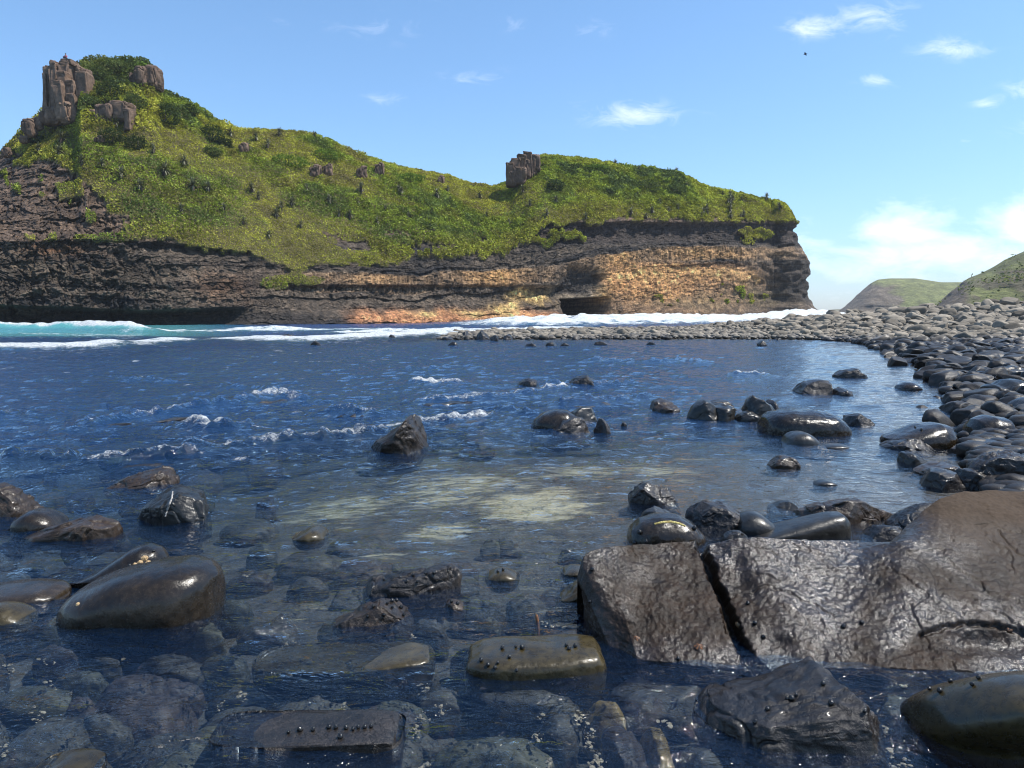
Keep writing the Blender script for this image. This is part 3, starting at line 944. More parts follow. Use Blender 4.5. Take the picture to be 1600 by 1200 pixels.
# ------------------------------------------------------------------ bushes and small trees one can tell apart
def crown_mesh(name, rx, ry, rz, n, c0, seed, parent, leaf=0.2):
    g = np.random.default_rng(seed)
    d = g.normal(0, 1, (n, 3))
    d /= np.linalg.norm(d, axis=1)[:, None]
    rad_ = 0.72 + 0.35 * fbm(d[:, 0] * 2 + seed, d[:, 1] * 2, d[:, 2] * 2, 3, seed) + 0.06 * g.normal(0, 1, n)
    rad_ *= g.uniform(0.72, 1.05, n)
    Pn = d * rad_[:, None] * np.array([rx, ry, rz])
    Pn[:, 2] = np.maximum(Pn[:, 2], -0.5 * rz) + 0.55 * rz
    V, Fc = leaf_quads(Pn, g.uniform(0.7, 1.4, n) * leaf, g, 0.5, d * 0.8)
    k = fbm(Pn[:, 0] * 1.1, Pn[:, 1] * 1.1, Pn[:, 2] * 1.1, 2, seed + 9)
    cc = np.array(c0)[None] * (0.6 + 0.8 * g.uniform(0, 1, (n, 1))) * (1 + 0.5 * k[:, None])
    return np_mesh(name, V, Fc, m_leaf, smooth=False, attrs={'Col': np.repeat(np.clip(cc, 0.004, 1), 4, 0)}, parent=parent)


m_bark, t, out = new_mat('bark')
pos = t.new('ShaderNodeNewGeometry').outputs['Position']
principled(t, out, Base_Color=t.ramp(t.noise(pos, 4.0, 4.0), [(0.3, (0.06, 0.045, 0.03)), (0.7, (0.16, 0.12, 0.08))]), Roughness=0.9)


def tube(P, rad, seg=8):
    """a tapered tube through points"""
    P = np.array(P, float)
    V, Fc = [], []
    for i, p in enumerate(P):
        d = P[min(i + 1, len(P) - 1)] - P[max(i - 1, 0)]
        d /= np.linalg.norm(d)
        a = np.cross(d, [0.31, 0.9, 0.22])
        a /= np.linalg.norm(a)
        b = np.cross(d, a)
        for s in range(seg):
            th = 2 * math.pi * s / seg
            V.append(p + rad[i] * (math.cos(th) * a + math.sin(th) * b))
    for i in range(len(P) - 1):
        for s in range(seg):
            s2 = (s + 1) % seg
            Fc.append((i * seg + s, i * seg + s2, (i + 1) * seg + s2, (i + 1) * seg + s))
    return np.array(V), np.array(Fc)


def join(parts):
    V, Fc, n = [], [], 0
    for v, f in parts:
        V.append(v)
        Fc.append(np.asarray(f) + n)
        n += len(v)
    return np.concatenate(V), np.concatenate(Fc)


def empty(name, loc, rz=0.0):
    o = bpy.data.objects.new(name, None)
    o.empty_display_size = 0.2
    o.location = loc
    o.rotation_euler = (0, 0, rz)
    col.objects.link(o)
    return o


BUSH = [  # px, py, half width px, half height px, colour, label
    (258, 176, 28, 26, 'd', 'large dark green tree bulging on the skyline right of the summit crag'),
    (296, 172, 18, 15, 'd', 'dark bush on the skyline just right of the largest summit tree'),
    (212, 158, 24, 18, 'm', 'grey-green bush in the saddle above the flat-topped rock block'),
    (152, 112, 20, 15, 'm', 'dense bush on the summit touching the tall rock pillar'),
    (186, 104, 26, 12, 'm', 'low wide bush capping the middle of the summit'),
    (222, 104, 16, 10, 'b', 'bright green bush on the summit above the brown crag'),
    (172, 140, 26, 18, 'd', 'dark bush below the summit cap beside the right flank of the pillar'),
    (146, 158, 14, 12, 'm', 'small bush at the right foot of the tall rock pillar'),
    (176, 212, 26, 18, 'd', 'dark grey-green thicket below the flat-topped rock block'),
    (215, 222, 24, 16, 'd', 'dark thicket on the slope down and right of the flat-topped block'),
    (332, 208, 26, 20, 'd', 'dark tree on the skyline where the summit slope meets the long ridge'),
    (352, 222, 16, 12, 'd', 'dark bush just below the tree where slope and ridge meet'),
    (110, 190, 18, 9, 'd', 'low dark bush under the foot of the tall rock pillar'),
    (60, 216, 22, 9, 'd', 'low dark scrub on the left shoulder under the stepped boulders'),
    (20, 236, 16, 9, 'd', 'low dark scrub at the far left end of the shoulder'),
    (450, 250, 40, 14, 'b', 'wide rounded green thicket on the long ridge slope'),
    (508, 240, 30, 12, 'b', 'rounded green thicket just under the ridge line, right of the widest one'),
    (868, 288, 18, 13, 'd', 'dark round bush on the right summit below the second crag'),
    (1010, 290, 26, 14, 'm', 'grey-green rounded thicket on the right summit slope'),
    (1052, 296, 22, 14, 'm', 'grey-green thicket on the right end slope beside the skyline dip'),
    (930, 262, 24, 10, 'b', 'bright green thicket along the top of the right summit'),
    (640, 275, 30, 9, 'b', 'low green thicket along the falling ridge line'),
    (330, 175 + 60, 20, 12, 'm', 'grey-green bush on the slope under the skyline trees'),
]
BC = {'d': (0.045, 0.064, 0.022), 'm': (0.085, 0.110, 0.036), 'b': (0.12, 0.18, 0.03)}
for i, (px, py, hw, hh, k, lab) in enumerate(BUSH):
    p, n = on_head(px, py + hh * 0.6)
    if p is None:
        p, n = on_head(px, py + hh * 1.4)
    if p is None:
        continue
    s = p.y / F_PX
    big_ = 'tree' in lab
    o = empty('small_tree' if big_ else 'bush', (p.x, p.y, p.z - 0.4))
    tag(o, lab, 'tree' if big_ else 'bush', 'bushes and small trees on the headland')
    crown_mesh('crown', hw * s, hw * s * 0.8, hh * s * 1.05, int(500 + hw * hh * 2.2), BC[k], 300 + i, o, leaf=0.17 * p.y / 150)
    br = [tube([(0, 0, -0.5), (0.05, 0, 0.3 * hh * s), (0.15, 0.1, 0.9 * hh * s)], (0.16, 0.12, 0.05))]
    br += [tube([(0.03, 0, 0.2 * hh * s), (a * hw * s * 0.45, b * hw * s * 0.3, 0.9 * hh * s)], (0.09, 0.03)) for a, b in ((1, 0.4), (-1, -0.5), (0.4, -1))]
    Vt, Ft = join(br)
    np_mesh('trunk', Vt, Ft, m_bark, parent=o)

# ------------------------------------------------------------------ spiky aloes standing on the slope
def aloe_proto():
    g = np.random.default_rng(5)
    o = empty('aloe', (0, 0, 0))
    Vt, Ft = tube([(0, 0, -0.6), (0.02, 0, 0.1), (0.05, 0, 0.6), (0.03, 0, 0.95)], (0.20, 0.24, 0.28, 0.12), 9)
    Vt[:, :2] *= 1 + 0.25 * vnoise(Vt[:, 0] * 9, Vt[:, 1] * 9, Vt[:, 2] * 6, 3)[:, None]
    tr_ = np_mesh('trunk', Vt, Ft, m_skirt, parent=o)
    parts = []
    for i in range(64):
        a = g.uniform(0, 6.28)
        el = g.uniform(-0.75, 1.35)
        L = g.uniform(0.9, 1.5)
        d = np.array([math.cos(a) * math.cos(el), math.sin(a) * math.cos(el), math.sin(el)])
        s = np.cross(d, [0, 0, 1.0])
        s /= np.linalg.norm(s)
        b0 = np.array([0.03, 0, 0.85])
        m_ = b0 + d * L * 0.55
        e = b0 + d * L + np.array([0, 0, -0.18])
        w_ = 0.085
        up_ = np.cross(s, d) * 0.03
        parts.append((np.array([b0 - s * w_, b0 + s * w_, m_ + s * w_ * 0.8 + up_, m_ - s * w_ * 0.8 + up_, e + s * 0.012, e - s * 0.012]),
                      np.array([(0, 1, 2, 3), (3, 2, 4, 5)])))
    Vc, Fc = join(parts)
    np_mesh('crown', Vc, Fc, m_aloe, smooth=False, parent=o)
    return o


m_skirt, t, out = new_mat('dead_aloe_leaves')
pos = t.new('ShaderNodeNewGeometry').outputs['Position']
principled(t, out, Base_Color=t.ramp(t.noise(pos, 9.0, 3.0), [(0.3, (0.03, 0.022, 0.016)), (0.7, (0.11, 0.075, 0.05))]), Roughness=0.9)
m_aloe, t, out = new_mat('aloe_leaf')
pos = t.new('ShaderNodeNewGeometry').outputs['Position']
principled(t, out, Base_Color=t.ramp(t.noise(pos, 3.0, 2.0), [(0.3, (0.05, 0.05, 0.028)), (0.5, (0.13, 0.13, 0.06)), (0.7, (0.30, 0.29, 0.14))]), Roughness=0.55)
ALO = [(258, 276, 1.5), (302, 300, 1.4), (326, 302, 1.3), (190, 280, 1.2), (220, 299, 1.2), (288, 259, 1.1), (96, 226, 1.4), (94, 246, 1.3), (394, 301, 1.1), (404, 312, 0.9),
       (456, 323, 1.1), (440, 327, 0.9), (432, 341, 1.1), (516, 319, 1.1), (564, 302, 1.4), (530, 340, 1.0), (546, 342, 1.1), (624, 302, 1.2), (284, 333, 0.9), (682, 311, 1.5),
       (750, 310, 1.0), (703, 316, 0.8), (817, 301, 1.1), (828, 323, 1.0), (868, 319, 1.1), (855, 338, 1.0), (916, 344, 1.0), (603, 331, 0.9), (675, 334, 0.8), (627, 304, 1.0),
       (962, 260, 1.1), (998, 270, 1.2), (1056, 272, 1.1), (1073, 293, 0.9), (1197, 314, 1.3), (1218, 328, 1.2), (942, 276, 0.9), (1025, 296, 1.0), (182, 200, 1.3), (400, 220, 1.1),
       (418, 232, 1.2), (388, 236, 1.1), (436, 212, 1.0), (492, 216, 0.9), (360, 214, 1.1), (700, 300, 0.9), (560, 320, 0.8), (480, 300, 0.9), (350, 330, 0.8), (240, 240, 1.0),
       (160, 262, 0.9), (128, 258, 1.0), (60, 238, 1.0), (760, 340, 0.8), (796, 352, 0.9), (640, 342, 0.8), (590, 352, 0.9), (470, 356, 0.8), (380, 352, 0.8), (420, 372, 0.8)]
ga = np.random.default_rng(9)
for _ in range(26):
    ALO.append((float(ga.uniform(985, 1185)), float(ga.uniform(306, 342)), float(ga.uniform(0.7, 1.15))))
proto = aloe_proto()
first = True
for (px, py, s) in ALO:
    p, n = on_head(px, py)
    if p is None:
        continue
    if first:
        o, first = proto, False
    else:
        o = proto.copy()
        col.objects.link(o)
        for ch in proto.children:
            c2 = ch.copy()
            c2.parent = o
            col.objects.link(c2)
    o.location = (p.x, p.y, p.z + 0.1)
    o.rotation_euler = (float(ga.uniform(-.1, .1)), float(ga.uniform(-.12, .12)), float(ga.uniform(0, 6.28)))
    o.scale = (s * 0.95,) * 3
    tag(o, 'spiky aloe with a dark shaggy trunk rising out of the green slope', 'aloe', 'spiky aloes on the green slope')
# ------------------------------------------------------------------ rocks: materials
def rock_mat(name, dark, lite, rough=(0.22, 0.5), coat=0.5, bump=0.6, bscale=1.0, stain=None, cracks=0.0, wetline=None, dry=None, bd=0.022, spec=0.38, wetpatch=False):
    m, t, out = new_mat(name)
    tcn = t.new('ShaderNodeTexCoord').outputs['Object']
    pos = t.new('ShaderNodeNewGeometry').outputs['Position']
    rnd = t.math('FRACT', t.math('ADD', t.new('ShaderNodeObjectInfo').outputs['Random'], t.attr('Rnd', 'Fac')))
    n0 = t.noise(tcn, 2.2 * bscale, 5.0, 0.62, 0.3)
    n1 = t.noise(tcn, 11.0 * bscale, 6.0, 0.66, 0.2)
    n2 = t.noise(tcn, 60.0 * bscale, 4.0, 0.62)
    c = t.mix(t.ramp(n0, [(0.32, 0.0), (0.68, 1.0)]), dark, lite)
    c = t.mix(1.0, c, t.ramp(n1, [(0.25, 0.5), (0.5, 1.0), (0.78, 1.6)]), 'MULTIPLY')
    c = t.mix(1.0, c, t.ramp(rnd, [(0.0, 0.72), (1.0, 1.28)]), 'MULTIPLY')
    if stain:
        ns = t.noise(tcn, 1.6 * bscale, 3.0, 0.6, 0.8)
        c = t.mix(t.ramp(ns, [(0.56, 0.0), (0.70, 0.85)]), c, stain)
    h = t.math('ADD', t.math('MULTIPLY', n1, 0.8), t.math('MULTIPLY', n2, 0.10))
    if cracks:
        wv = t.new('ShaderNodeVectorMath', operation='ADD')
        ncol = t.new('ShaderNodeTexNoise')
        ncol.inputs['Scale'].default_value = 3.0 * bscale
        ncol.inputs['Detail'].default_value = 4
        t.l.new(tcn, ncol.inputs['Vector'])
        t.l.new(tcn, wv.inputs[0])
        t.l.new(ncol.outputs['Color'], wv.inputs[1])
        v = t.voro(wv.outputs[0], 1.9 * bscale)
        ck = t.ramp(v, [(0.0, 0.0), (0.03, 1.0)])
        keep = t.ramp(n0, [(0.45, 1.0), (0.6, 0.0)])
        ckm = t.math('MAXIMUM', ck, keep)
        h = t.math('ADD', h, t.math('MULTIPLY', ckm, cracks))
    r = t.ramp(n1, [(0.3, rough[0]), (0.7, rough[1])])
    cw = coat
    if dry:
        zz = t.new('ShaderNodeSeparateXYZ')
        t.l.new(pos, zz.inputs[0])
        yw = t.math('MULTIPLY', t.math('DIVIDE', t.math('SUBTRACT', zz.outputs[1], 26.0), 22.0, clamp=True), 0.62 if 'beach' in name else 0.0)
        if 'slab' in name:
            yw = t.math('MULTIPLY', t.math('SUBTRACT', t.math('DIVIDE', t.math('SUBTRACT', zz.outputs[0], 1.35), 1.1, clamp=True), 1.0), 0.42)
        wl = t.math('ADD', t.math('ADD', zz.outputs[2], yw), t.math('MULTIPLY', t.math('SUBTRACT', t.noise(pos, 0.9, 3.0), 0.5), wetline[2]))
        d = t.math('MULTIPLY', t.math('SUBTRACT', wl, wetline[0]), 1.0 / wetline[1], clamp=True)
        dc = t.mix(n0, dry[0], dry[1])
        dc = t.mix(1.0, dc, t.ramp(n1, [(0.25, 0.65), (0.5, 1.0), (0.78, 1.3)]), 'MULTIPLY')
        dc = t.mix(1.0, dc, t.ramp(rnd, [(0.0, 0.50), (0.5, 1.0), (1.0, 1.5)]), 'MULTIPLY')
        c = t.mix(d, c, dc)
        r = t.math('MAXIMUM', r, t.math('MULTIPLY', d, 0.85))
        cw = t.math('MULTIPLY', t.math('SUBTRACT', 1.0, d), coat)
    if wetpatch:
        wp_ = t.ramp(t.noise(tcn, 1.7, 5.0, 0.6, 0.5), [(0.42, 0.05), (0.60, 1.0)])
        cw = t.math('MULTIPLY', t.math('SUBTRACT', 1.0, d), wp_)
        c = t.mix(t.math('MULTIPLY', cw, 0.45), c, (0.012, 0.008, 0.006))
    pr_ = principled(t, out, Base_Color=c, Roughness=r, Coat_Weight=cw, Coat_Roughness=0.14, Specular_IOR_Level=spec, Normal=t.bump(h, bump, bd / bscale))
    if wetpatch:
        n4 = t.noise(tcn, 40.0, 4.0, 0.6, 0.3)
        t.l.new(t.bump(n4, 1.0, 0.010), pr_.inputs['Coat Normal'])
        pr_.inputs['Coat Roughness'].default_value = 0.17
    return m


M_SMOOTH = rock_mat('smooth_wet_stone', (0.008, 0.0062, 0.004), (0.027, 0.019, 0.011), (0.16, 0.34), 0.18, 0.5, 2.6)
M_ROUGH = rock_mat('rough_wet_stone', (0.006, 0.005, 0.005), (0.026, 0.020, 0.016), (0.22, 0.5), 0.25, 1.0, 2.6, cracks=0.35, bd=0.04)
M_BROWN = rock_mat('brown_wet_stone', (0.012, 0.008, 0.005), (0.042, 0.027, 0.016), (0.22, 0.48), 0.2, 1.0, 2.4, cracks=0.3, bd=0.03)
M_OLIVE = rock_mat('olive_algae_stone', (0.018, 0.013, 0.004), (0.046, 0.034, 0.012), (0.2, 0.4), 0.3, 0.5, 2.4)
M_GREY = rock_mat('grey_wet_stone', (0.010, 0.010, 0.009), (0.032, 0.030, 0.026), (0.24, 0.45), 0.18, 0.6, 2.2)
M_SLAB = rock_mat('slab_stone', (0.010, 0.006, 0.0035), (0.040, 0.024, 0.014), (0.36, 0.70), 0.22, 1.0, 4.0, cracks=0.0, bd=0.026,
                  wetline=(0.26, 0.20, 0.30), dry=((0.085, 0.058, 0.039), (0.150, 0.106, 0.072)), spec=0.16, wetpatch=True)
M_BEACH = rock_mat('beach_boulder', (0.008, 0.007, 0.007), (0.030, 0.025, 0.020), (0.34, 0.60), 0.0, 0.6, 1.4,
                   wetline=(0.66, 0.30, 0.5), dry=((0.125, 0.106, 0.080), (0.275, 0.236, 0.184)))
M_SUBM = rock_mat('drowned_stone', (0.017, 0.015, 0.011), (0.062, 0.051, 0.034), (0.5, 0.7), 0.0, 0.9, 2.6, stain=(0.085, 0.040, 0.030))
M_PILLAR = rock_mat('crag_stone', (0.075, 0.048, 0.034), (0.19, 0.125, 0.085), (0.8, 0.95), 0.0, 0.9, 0.14)


_ico = {}


def ico(n):
    if n not in _ico:
        import bmesh
        b = bmesh.new()
        bmesh.ops.create_icosphere(b, subdivisions=n, radius=1)
        v = np.array([x.co[:] for x in b.verts])
        f = np.array([[y.index for y in x.verts] for x in b.faces])
        b.free()
        _ico[n] = (v, f)
    return _ico[n]


def spow(v, e):
    return np.sign(v) * np.abs(v) ** e


ROCKS = {}


def rock(name, label, outline, front_py, depth=None, mat=None, box=0.8, facets=0, rough=0.012, sub=5, below=0.22, skew=0.0,
         seed=0, zbase=0.0, cat='rock', group=None, lump=0.06, crest=1.0, streak=None, Ymid=None, fine=True, slant=0.0):
    """outline: the rock's top edge in the photo, left contact to right contact; front_py: its nearest waterline.
    It becomes a closed solid with its own distance, width and depth."""
    ol = np.array(outline, float)
    x0p, x1p = ol[0, 0], ol[-1, 0]
    pm = 0.5 * (x0p + x1p)
    yf = float(at_z(pm, front_py, zbase)[1])
    wide = (x1p - x0p) / F_PX * yf
    if depth is None:
        depth = 0.62 * wide
    ym = (yf + 0.5 * depth) if Ymid is None else Ymid
    xs, zs_ = at_y(ol[:, 0], ol[:, 1], ym)
    xc, hw = 0.5 * (xs[0] + xs[-1]), 0.5 * (xs[-1] - xs[0])
    v, f = ico(sub)
    sx = np.clip(v[:, 0], -1, 1)
    q = np.sqrt(np.maximum(1 - sx ** 2, 1e-6))
    xn = spow(sx, box)
    cy_, sz = v[:, 1] / q, v[:, 2] / q
    cy_ = spow(cy_, box)
    sz = spow(sz, box)
    plan = q ** (0.9 * box)
    X_ = xc + hw * xn
    # smooth the drawn outline a little
    gx = np.linspace(xs[0], xs[-1], 160)
    gz = np.interp(gx, xs, zs_)
    kk = np.hanning(9 if facets == 0 else 5)
    gz = np.convolve(np.pad(gz, len(kk) // 2, mode='edge'), kk / kk.sum(), 'valid')
    topz = np.interp(X_, gx, gz)
    Yl = 0.5 * depth * cy_ * plan
    up = np.clip(sz, 0, 1) ** crest
    Zl = np.where(sz > 0, zbase + (topz - zbase) * up, zbase + below * sz * plan)
    P = np.stack([X_ - xc, Yl + skew * np.maximum(Zl - zbase, 0) + slant * (X_ - xc), Zl - zbase], -1)
    H = max(float(gz.max() - zbase), 0.03)
    g = np.random.default_rng(seed + 1)
    if facets:
        S = np.array([hw, 0.5 * depth, H])
        Qn = P / S
        for _ in range(facets * 2):
            nd = g.normal(0, 1, 3)
            nd[2] = abs(nd[2]) * 0.6
            nd[1] -= 0.35
            nd /= np.linalg.norm(nd)
            dd = Qn @ nd
            lim = np.quantile(dd, 0.99) * g.uniform(0.66, 0.88)
            ex = np.maximum(dd - lim, 0)
            Qn = Qn - 0.98 * ex[:, None] * nd
        P = Qn * S
    sc = 1.0 / max(hw, 0.05)
    nrm = P / (np.array([hw, 0.5 * depth, max(H, below)]) ** 2)
    nrm /= np.linalg.norm(nrm, axis=1)[:, None] + 1e-9
    A = P * sc
    dl = lump * hw * 0.7 * fbm(A[:, 0] * 1.4 + seed, A[:, 1] * 1.4, A[:, 2] * 1.8, 2, seed)
    wp = P + seed * 3.1
    dl = dl + rough * (fbm(wp[:, 0] * 7, wp[:, 1] * 7, wp[:, 2] * 7, 4, seed + 50, 0.55) + (0.5 * fbm(wp[:, 0] * 26, wp[:, 1] * 26, wp[:, 2] * 26, 3, seed + 60, 0.6) if sub >= 6 else 0))
    if facets:
        wq = A * 1.7 + 0.35 * np.stack([fbm(A[:, 0] * 2, A[:, 1] * 2, A[:, 2] * 2, 2, seed + 80 + k_) for k_ in range(3)], -1)
        c1, c2, ci = worley(wq[:, 0] + seed, wq[:, 1], wq[:, 2] * 1.3, seed + 90)
        dl = dl + hw * (0.10 * (ci - 0.5) * sstep(0.0, 0.12, c2 - c1) - 0.035 * np.exp(-((c2 - c1) / 0.05) ** 2))
        c1, c2, ci = worley(wq[:, 0] * 3.1, wq[:, 1] * 3.1 + seed, wq[:, 2] * 3.7, seed + 95)
        dl = dl + hw * 0.028 * (ci - 0.5) * sstep(0.0, 0.15, c2 - c1)
    P = P + nrm * dl[:, None]
    o = np_mesh(name, P, f, mat)
    o.location = (xc, ym, zbase)
    tag(o, label, cat, group)
    ROCKS[label] = (P + np.array([xc, ym, zbase]), f, o)
    return o


def dome(x0, y0, x1, y1, n=9, lean=0.5, p=0.6):
    """a plain rounded top edge inside a pixel box; lean shifts the summit"""
    out = []
    for i in range(n):
        u = i / (n - 1)
        w = u ** (math.log(0.5) / math.log(lean))
        out.append((x0 + (x1 - x0) * u, y1 - (y1 - y0) * max(0.0, math.sin(math.pi * w)) ** p))
    return out


# ------------------------------------------------------------------ rocks on the left of the pool
rock('boulder', 'largest boulder on the left of the pool, smooth, rounded and brown with a bright glint',
     [(112, 948), (118, 930), (140, 912), (190, 892), (240, 880), (290, 875), (320, 880), (340, 895), (350, 915), (349, 938), (342, 952)], 986, 0.60, M_SMOOTH, 0.72, 0, 0.004, 6, 0.2, seed=1, lump=0.05)
rock('boulder', 'long smooth tapering boulder with pale limpets, behind the largest left boulder',
     [(92, 917), (130, 903), (165, 886), (190, 868), (210, 855), (228, 850), (248, 856), (260, 868), (264, 884), (262, 900)], 912, 0.36, M_SMOOTH, 0.75, 0, 0.003, 6, 0.15, seed=2, lump=0.03)
rock('boulder', 'dark flat smooth boulder cut by the left picture edge beside the largest boulder',
     [(-70, 948), (-40, 925), (0, 918), (40, 915), (80, 916), (99, 925), (100, 942)], 952, 0.40, M_SMOOTH, 0.75, 0, 0.003, 5, 0.15, seed=3, lump=0.04)
rock('boulder', 'small olive rounded stone under the dark flat boulder at the left edge', dome(-40, 944, 52, 975, 9, 0.45), 980, 0.24, M_OLIVE, 0.85, 0, 0.002, 5, 0.12, seed=4, lump=0.03)
rock('rock', 'brown steep-sided rock cut off by the left picture edge',
     [(-60, 800), (-40, 765), (0, 755), (20, 758), (38, 770), (50, 785), (57, 797)], 813, 0.5, M_BROWN, 0.7, 2, 0.010, 6, 0.2, seed=5)
rock('boulder', 'small round black boulder between the brown left-edge rock and the glossy wedge', dome(25, 796, 98, 822, 9, 0.45), 830, 0.34, M_SMOOTH, 0.8, 0, 0.004, 5, 0.15, seed=6)
rock('rock', 'long flat glossy brown wedge of rock pointing left',
     [(22, 842), (60, 832), (100, 820), (140, 809), (160, 802), (178, 799), (188, 812), (190, 828)], 846, 0.42, M_BROWN, 0.6, 3, 0.010, 6, 0.12, seed=7, crest=0.8)
rock('rock', 'low jagged dark rock awash beyond the pyramid rock, highest at its right end',
     [(172, 756), (200, 746), (225, 737), (240, 733), (258, 734), (268, 745), (272, 756)], 764, 0.5, M_BROWN, 0.7, 3, 0.014, 6, 0.15, seed=8)
rock('rock', 'dark pyramid-shaped rock with a pale streak down its face',
     [(218, 806), (228, 785), (250, 772), (272, 762), (290, 768), (312, 776), (328, 788), (333, 803)], 822, 0.55, M_GREY, 0.62, 5, 0.010, 6, 0.2, seed=9)
rock('rock', 'drowned olive rock just breaking the surface in the left middle of the pool', dome(460, 824, 512, 842, 9, 0.6), 846, 0.3, M_OLIVE, 0.85, 0, 0.004, 5, 0.1, seed=10)
rock('rock', 'long low knobbly rock dotted with snails, in the centre of the near water',
     [(556, 921), (565, 910), (600, 902), (640, 896), (680, 888), (705, 884), (718, 889), (722, 899)], 930, 0.24, M_ROUGH, 0.7, 2, 0.012, 6, 0.12, seed=11)
rock('rock', 'dark brown rock with snails clustered on its peak, below the long knobbly rock',
     [(520, 968), (550, 956), (580, 945), (600, 936), (620, 935), (638, 945), (646, 960), (646, 974)], 986, 0.28, M_BROWN, 0.7, 3, 0.010, 6, 0.12, seed=12)
rock('rock', 'small olive rock top standing alone right of the long knobbly rock', dome(758, 890, 812, 905, 9, 0.5), 909, 0.2, M_OLIVE, 0.85, 0, 0.003, 5, 0.1, seed=13)
rock('rock', 'tiny brown rock tip right of the snail-topped brown rock', dome(692, 938, 728, 952, 9, 0.45), 956, 0.14, M_BROWN, 0.8, 1, 0.005, 5, 0.08, seed=14)
rock('rock', 'olive slanting slab touching the left end of the big split slab',
     [(868, 934), (885, 922), (900, 912), (918, 902), (940, 898)], 942, 0.25, M_OLIVE, 0.7, 1, 0.004, 5, 0.15, seed=15)
rock('rock', 'low olive rock awash behind the slanting olive slab', dome(876, 886, 922, 897, 9, 0.5), 900, 0.2, M_OLIVE, 0.85, 0, 0.003, 5, 0.1, seed=16)
rock('rock', 'flat-topped olive rock with a wet glint and snails, at water level left of the slab',
     [(726, 1044), (732, 1022), (752, 1014), (800, 1010), (860, 1009), (905, 1005), (930, 1008), (942, 1022), (946, 1042)], 1062, 0.34, M_OLIVE, 0.6, 0, 0.006, 6, 0.25, seed=17, crest=0.7)
rock('rock', 'broad brown rock with water sliding over it, left of the flat olive rock',
     [(400, 1040), (450, 1031), (520, 1028), (580, 1024), (640, 1016), (672, 1018), (680, 1030)], 1052, 0.30, M_OLIVE, 0.6, 0, 0.008, 6, 0.2, seed=18, crest=0.8)
rock('rock', 'black block with a row of snails along its top, at the bottom picture edge',
     [(338, 1166), (341, 1158), (352, 1152), (400, 1144), (460, 1138), (520, 1135), (580, 1131), (614, 1134), (626, 1146), (632, 1166)], 1200, 0.26, M_ROUGH, 0.42, 0, 0.008, 6, 0.35, seed=19, lump=0.03, Ymid=2.74, skew=-0.2)
rock('rock', 'barely drowned dark rock at the bottom left picture edge', dome(60, 1188, 160, 1215, 9, 0.5), 1225, 0.2, M_OLIVE, 0.85, 0, 0.004, 5, 0.1, seed=20, Ymid=2.5)

# ------------------------------------------------------------------ rocks in the middle of the pool
rock('rock', 'tilted fin of dark rock with water pouring over it, in the middle of the pool',
     [(574, 692), (596, 684), (616, 672), (634, 656), (646, 644), (654, 639), (663, 645), (667, 665), (666, 690)], 707, 0.9, M_BROWN, 0.62, 3, 0.02, 6, 0.25, seed=30, skew=-0.6)
rock('boulder', 'shining silver-wet rounded boulder in the middle of the pool', [(832, 664), (834, 655), (848, 645), (868, 640), (886, 641), (898, 650), (902, 664)], 672, 0.6, M_SMOOTH, 0.8, 0, 0.006, 5, 0.25, seed=31)
rock('rock', 'grey rock leaning behind the shining silver boulder', [(880, 652), (892, 640), (908, 633), (922, 636), (936, 645), (942, 655)], 661, 0.6, M_GREY, 0.7, 3, 0.01, 5, 0.25, seed=32)
rock('rock', 'black broken rock at the right foot of the shining silver boulder', [(862, 674), (880, 660), (900, 651), (914, 655), (924, 668), (926, 676)], 679, 0.5, M_ROUGH, 0.65, 4, 0.02, 5, 0.25, seed=33)
rock('rock', 'small black rock right of the broken rock in the middle of the pool', dome(924, 653, 956, 676, 9, 0.4), 679, 0.4, M_ROUGH, 0.7, 3, 0.02, 5, 0.2, seed=34)
rock('rock', 'tiny black stone alone right of the small black mid-pool rock', dome(970, 659, 980, 666, 7, 0.5), 667, 0.12, M_ROUGH, 0.8, 1, 0.005, 4, 0.1, seed=35)
rock('rock', 'dark round-topped rock splashed white on its left, far middle of the pool', [(889, 600), (898, 590), (912, 584), (926, 583), (936, 592), (940, 602)], 606, 1.0, M_ROUGH, 0.75, 3, 0.02, 5, 0.3, seed=36)
rock('rock', 'low dark rock left of the splashed round-topped rock', dome(808, 591, 846, 603, 9, 0.55), 605, 0.8, M_ROUGH, 0.8, 2, 0.02, 5, 0.2, seed=37)
rock('rock', 'speckled brown hump between the shining boulder and the angular pair', [(1008, 640), (1018, 629), (1034, 622), (1050, 629), (1062, 639)], 645, 0.7, M_BROWN, 0.7, 3, 0.02, 5, 0.25, seed=38)
rock('rock', 'left half of the angular pair of dark rocks left of the dark pyramid', [(1070, 654), (1084, 636), (1100, 626), (1112, 628), (1122, 640), (1128, 655)], 658, 0.7, M_GREY, 0.62, 5, 0.015, 5, 0.3, seed=39)
rock('rock', 'right half of the angular pair of dark rocks left of the dark pyramid', [(1104, 650), (1112, 634), (1130, 631), (1146, 637), (1156, 650)], 656, 0.7, M_GREY, 0.62, 4, 0.015, 5, 0.3, seed=40)
rock('rock', 'flat brown rock behind the angular pair of dark rocks', dome(1092, 625, 1148, 642, 9, 0.6), 645, 0.7, M_BROWN, 0.7, 3, 0.02, 5, 0.2, seed=41)
rock('rock', 'sharp dark pyramid rock standing left of the big smooth whale-backed boulder', [(1148, 648), (1160, 630), (1174, 617), (1186, 621), (1200, 632), (1212, 652)], 657, 0.8, M_GREY, 0.6, 5, 0.01, 5, 0.3, seed=42)
rock('rock', 'small grey hump in front of the sharp dark pyramid', dome(1150, 643, 1188, 654, 9, 0.5), 657, 0.4, M_GREY, 0.8, 1, 0.01, 5, 0.2, seed=43)
rock('rock', 'small dark stub just behind the right side of the sharp pyramid', dome(1196, 624, 1214, 640, 7, 0.5), 643, 0.4, M_ROUGH, 0.7, 2, 0.01, 4, 0.2, seed=44)
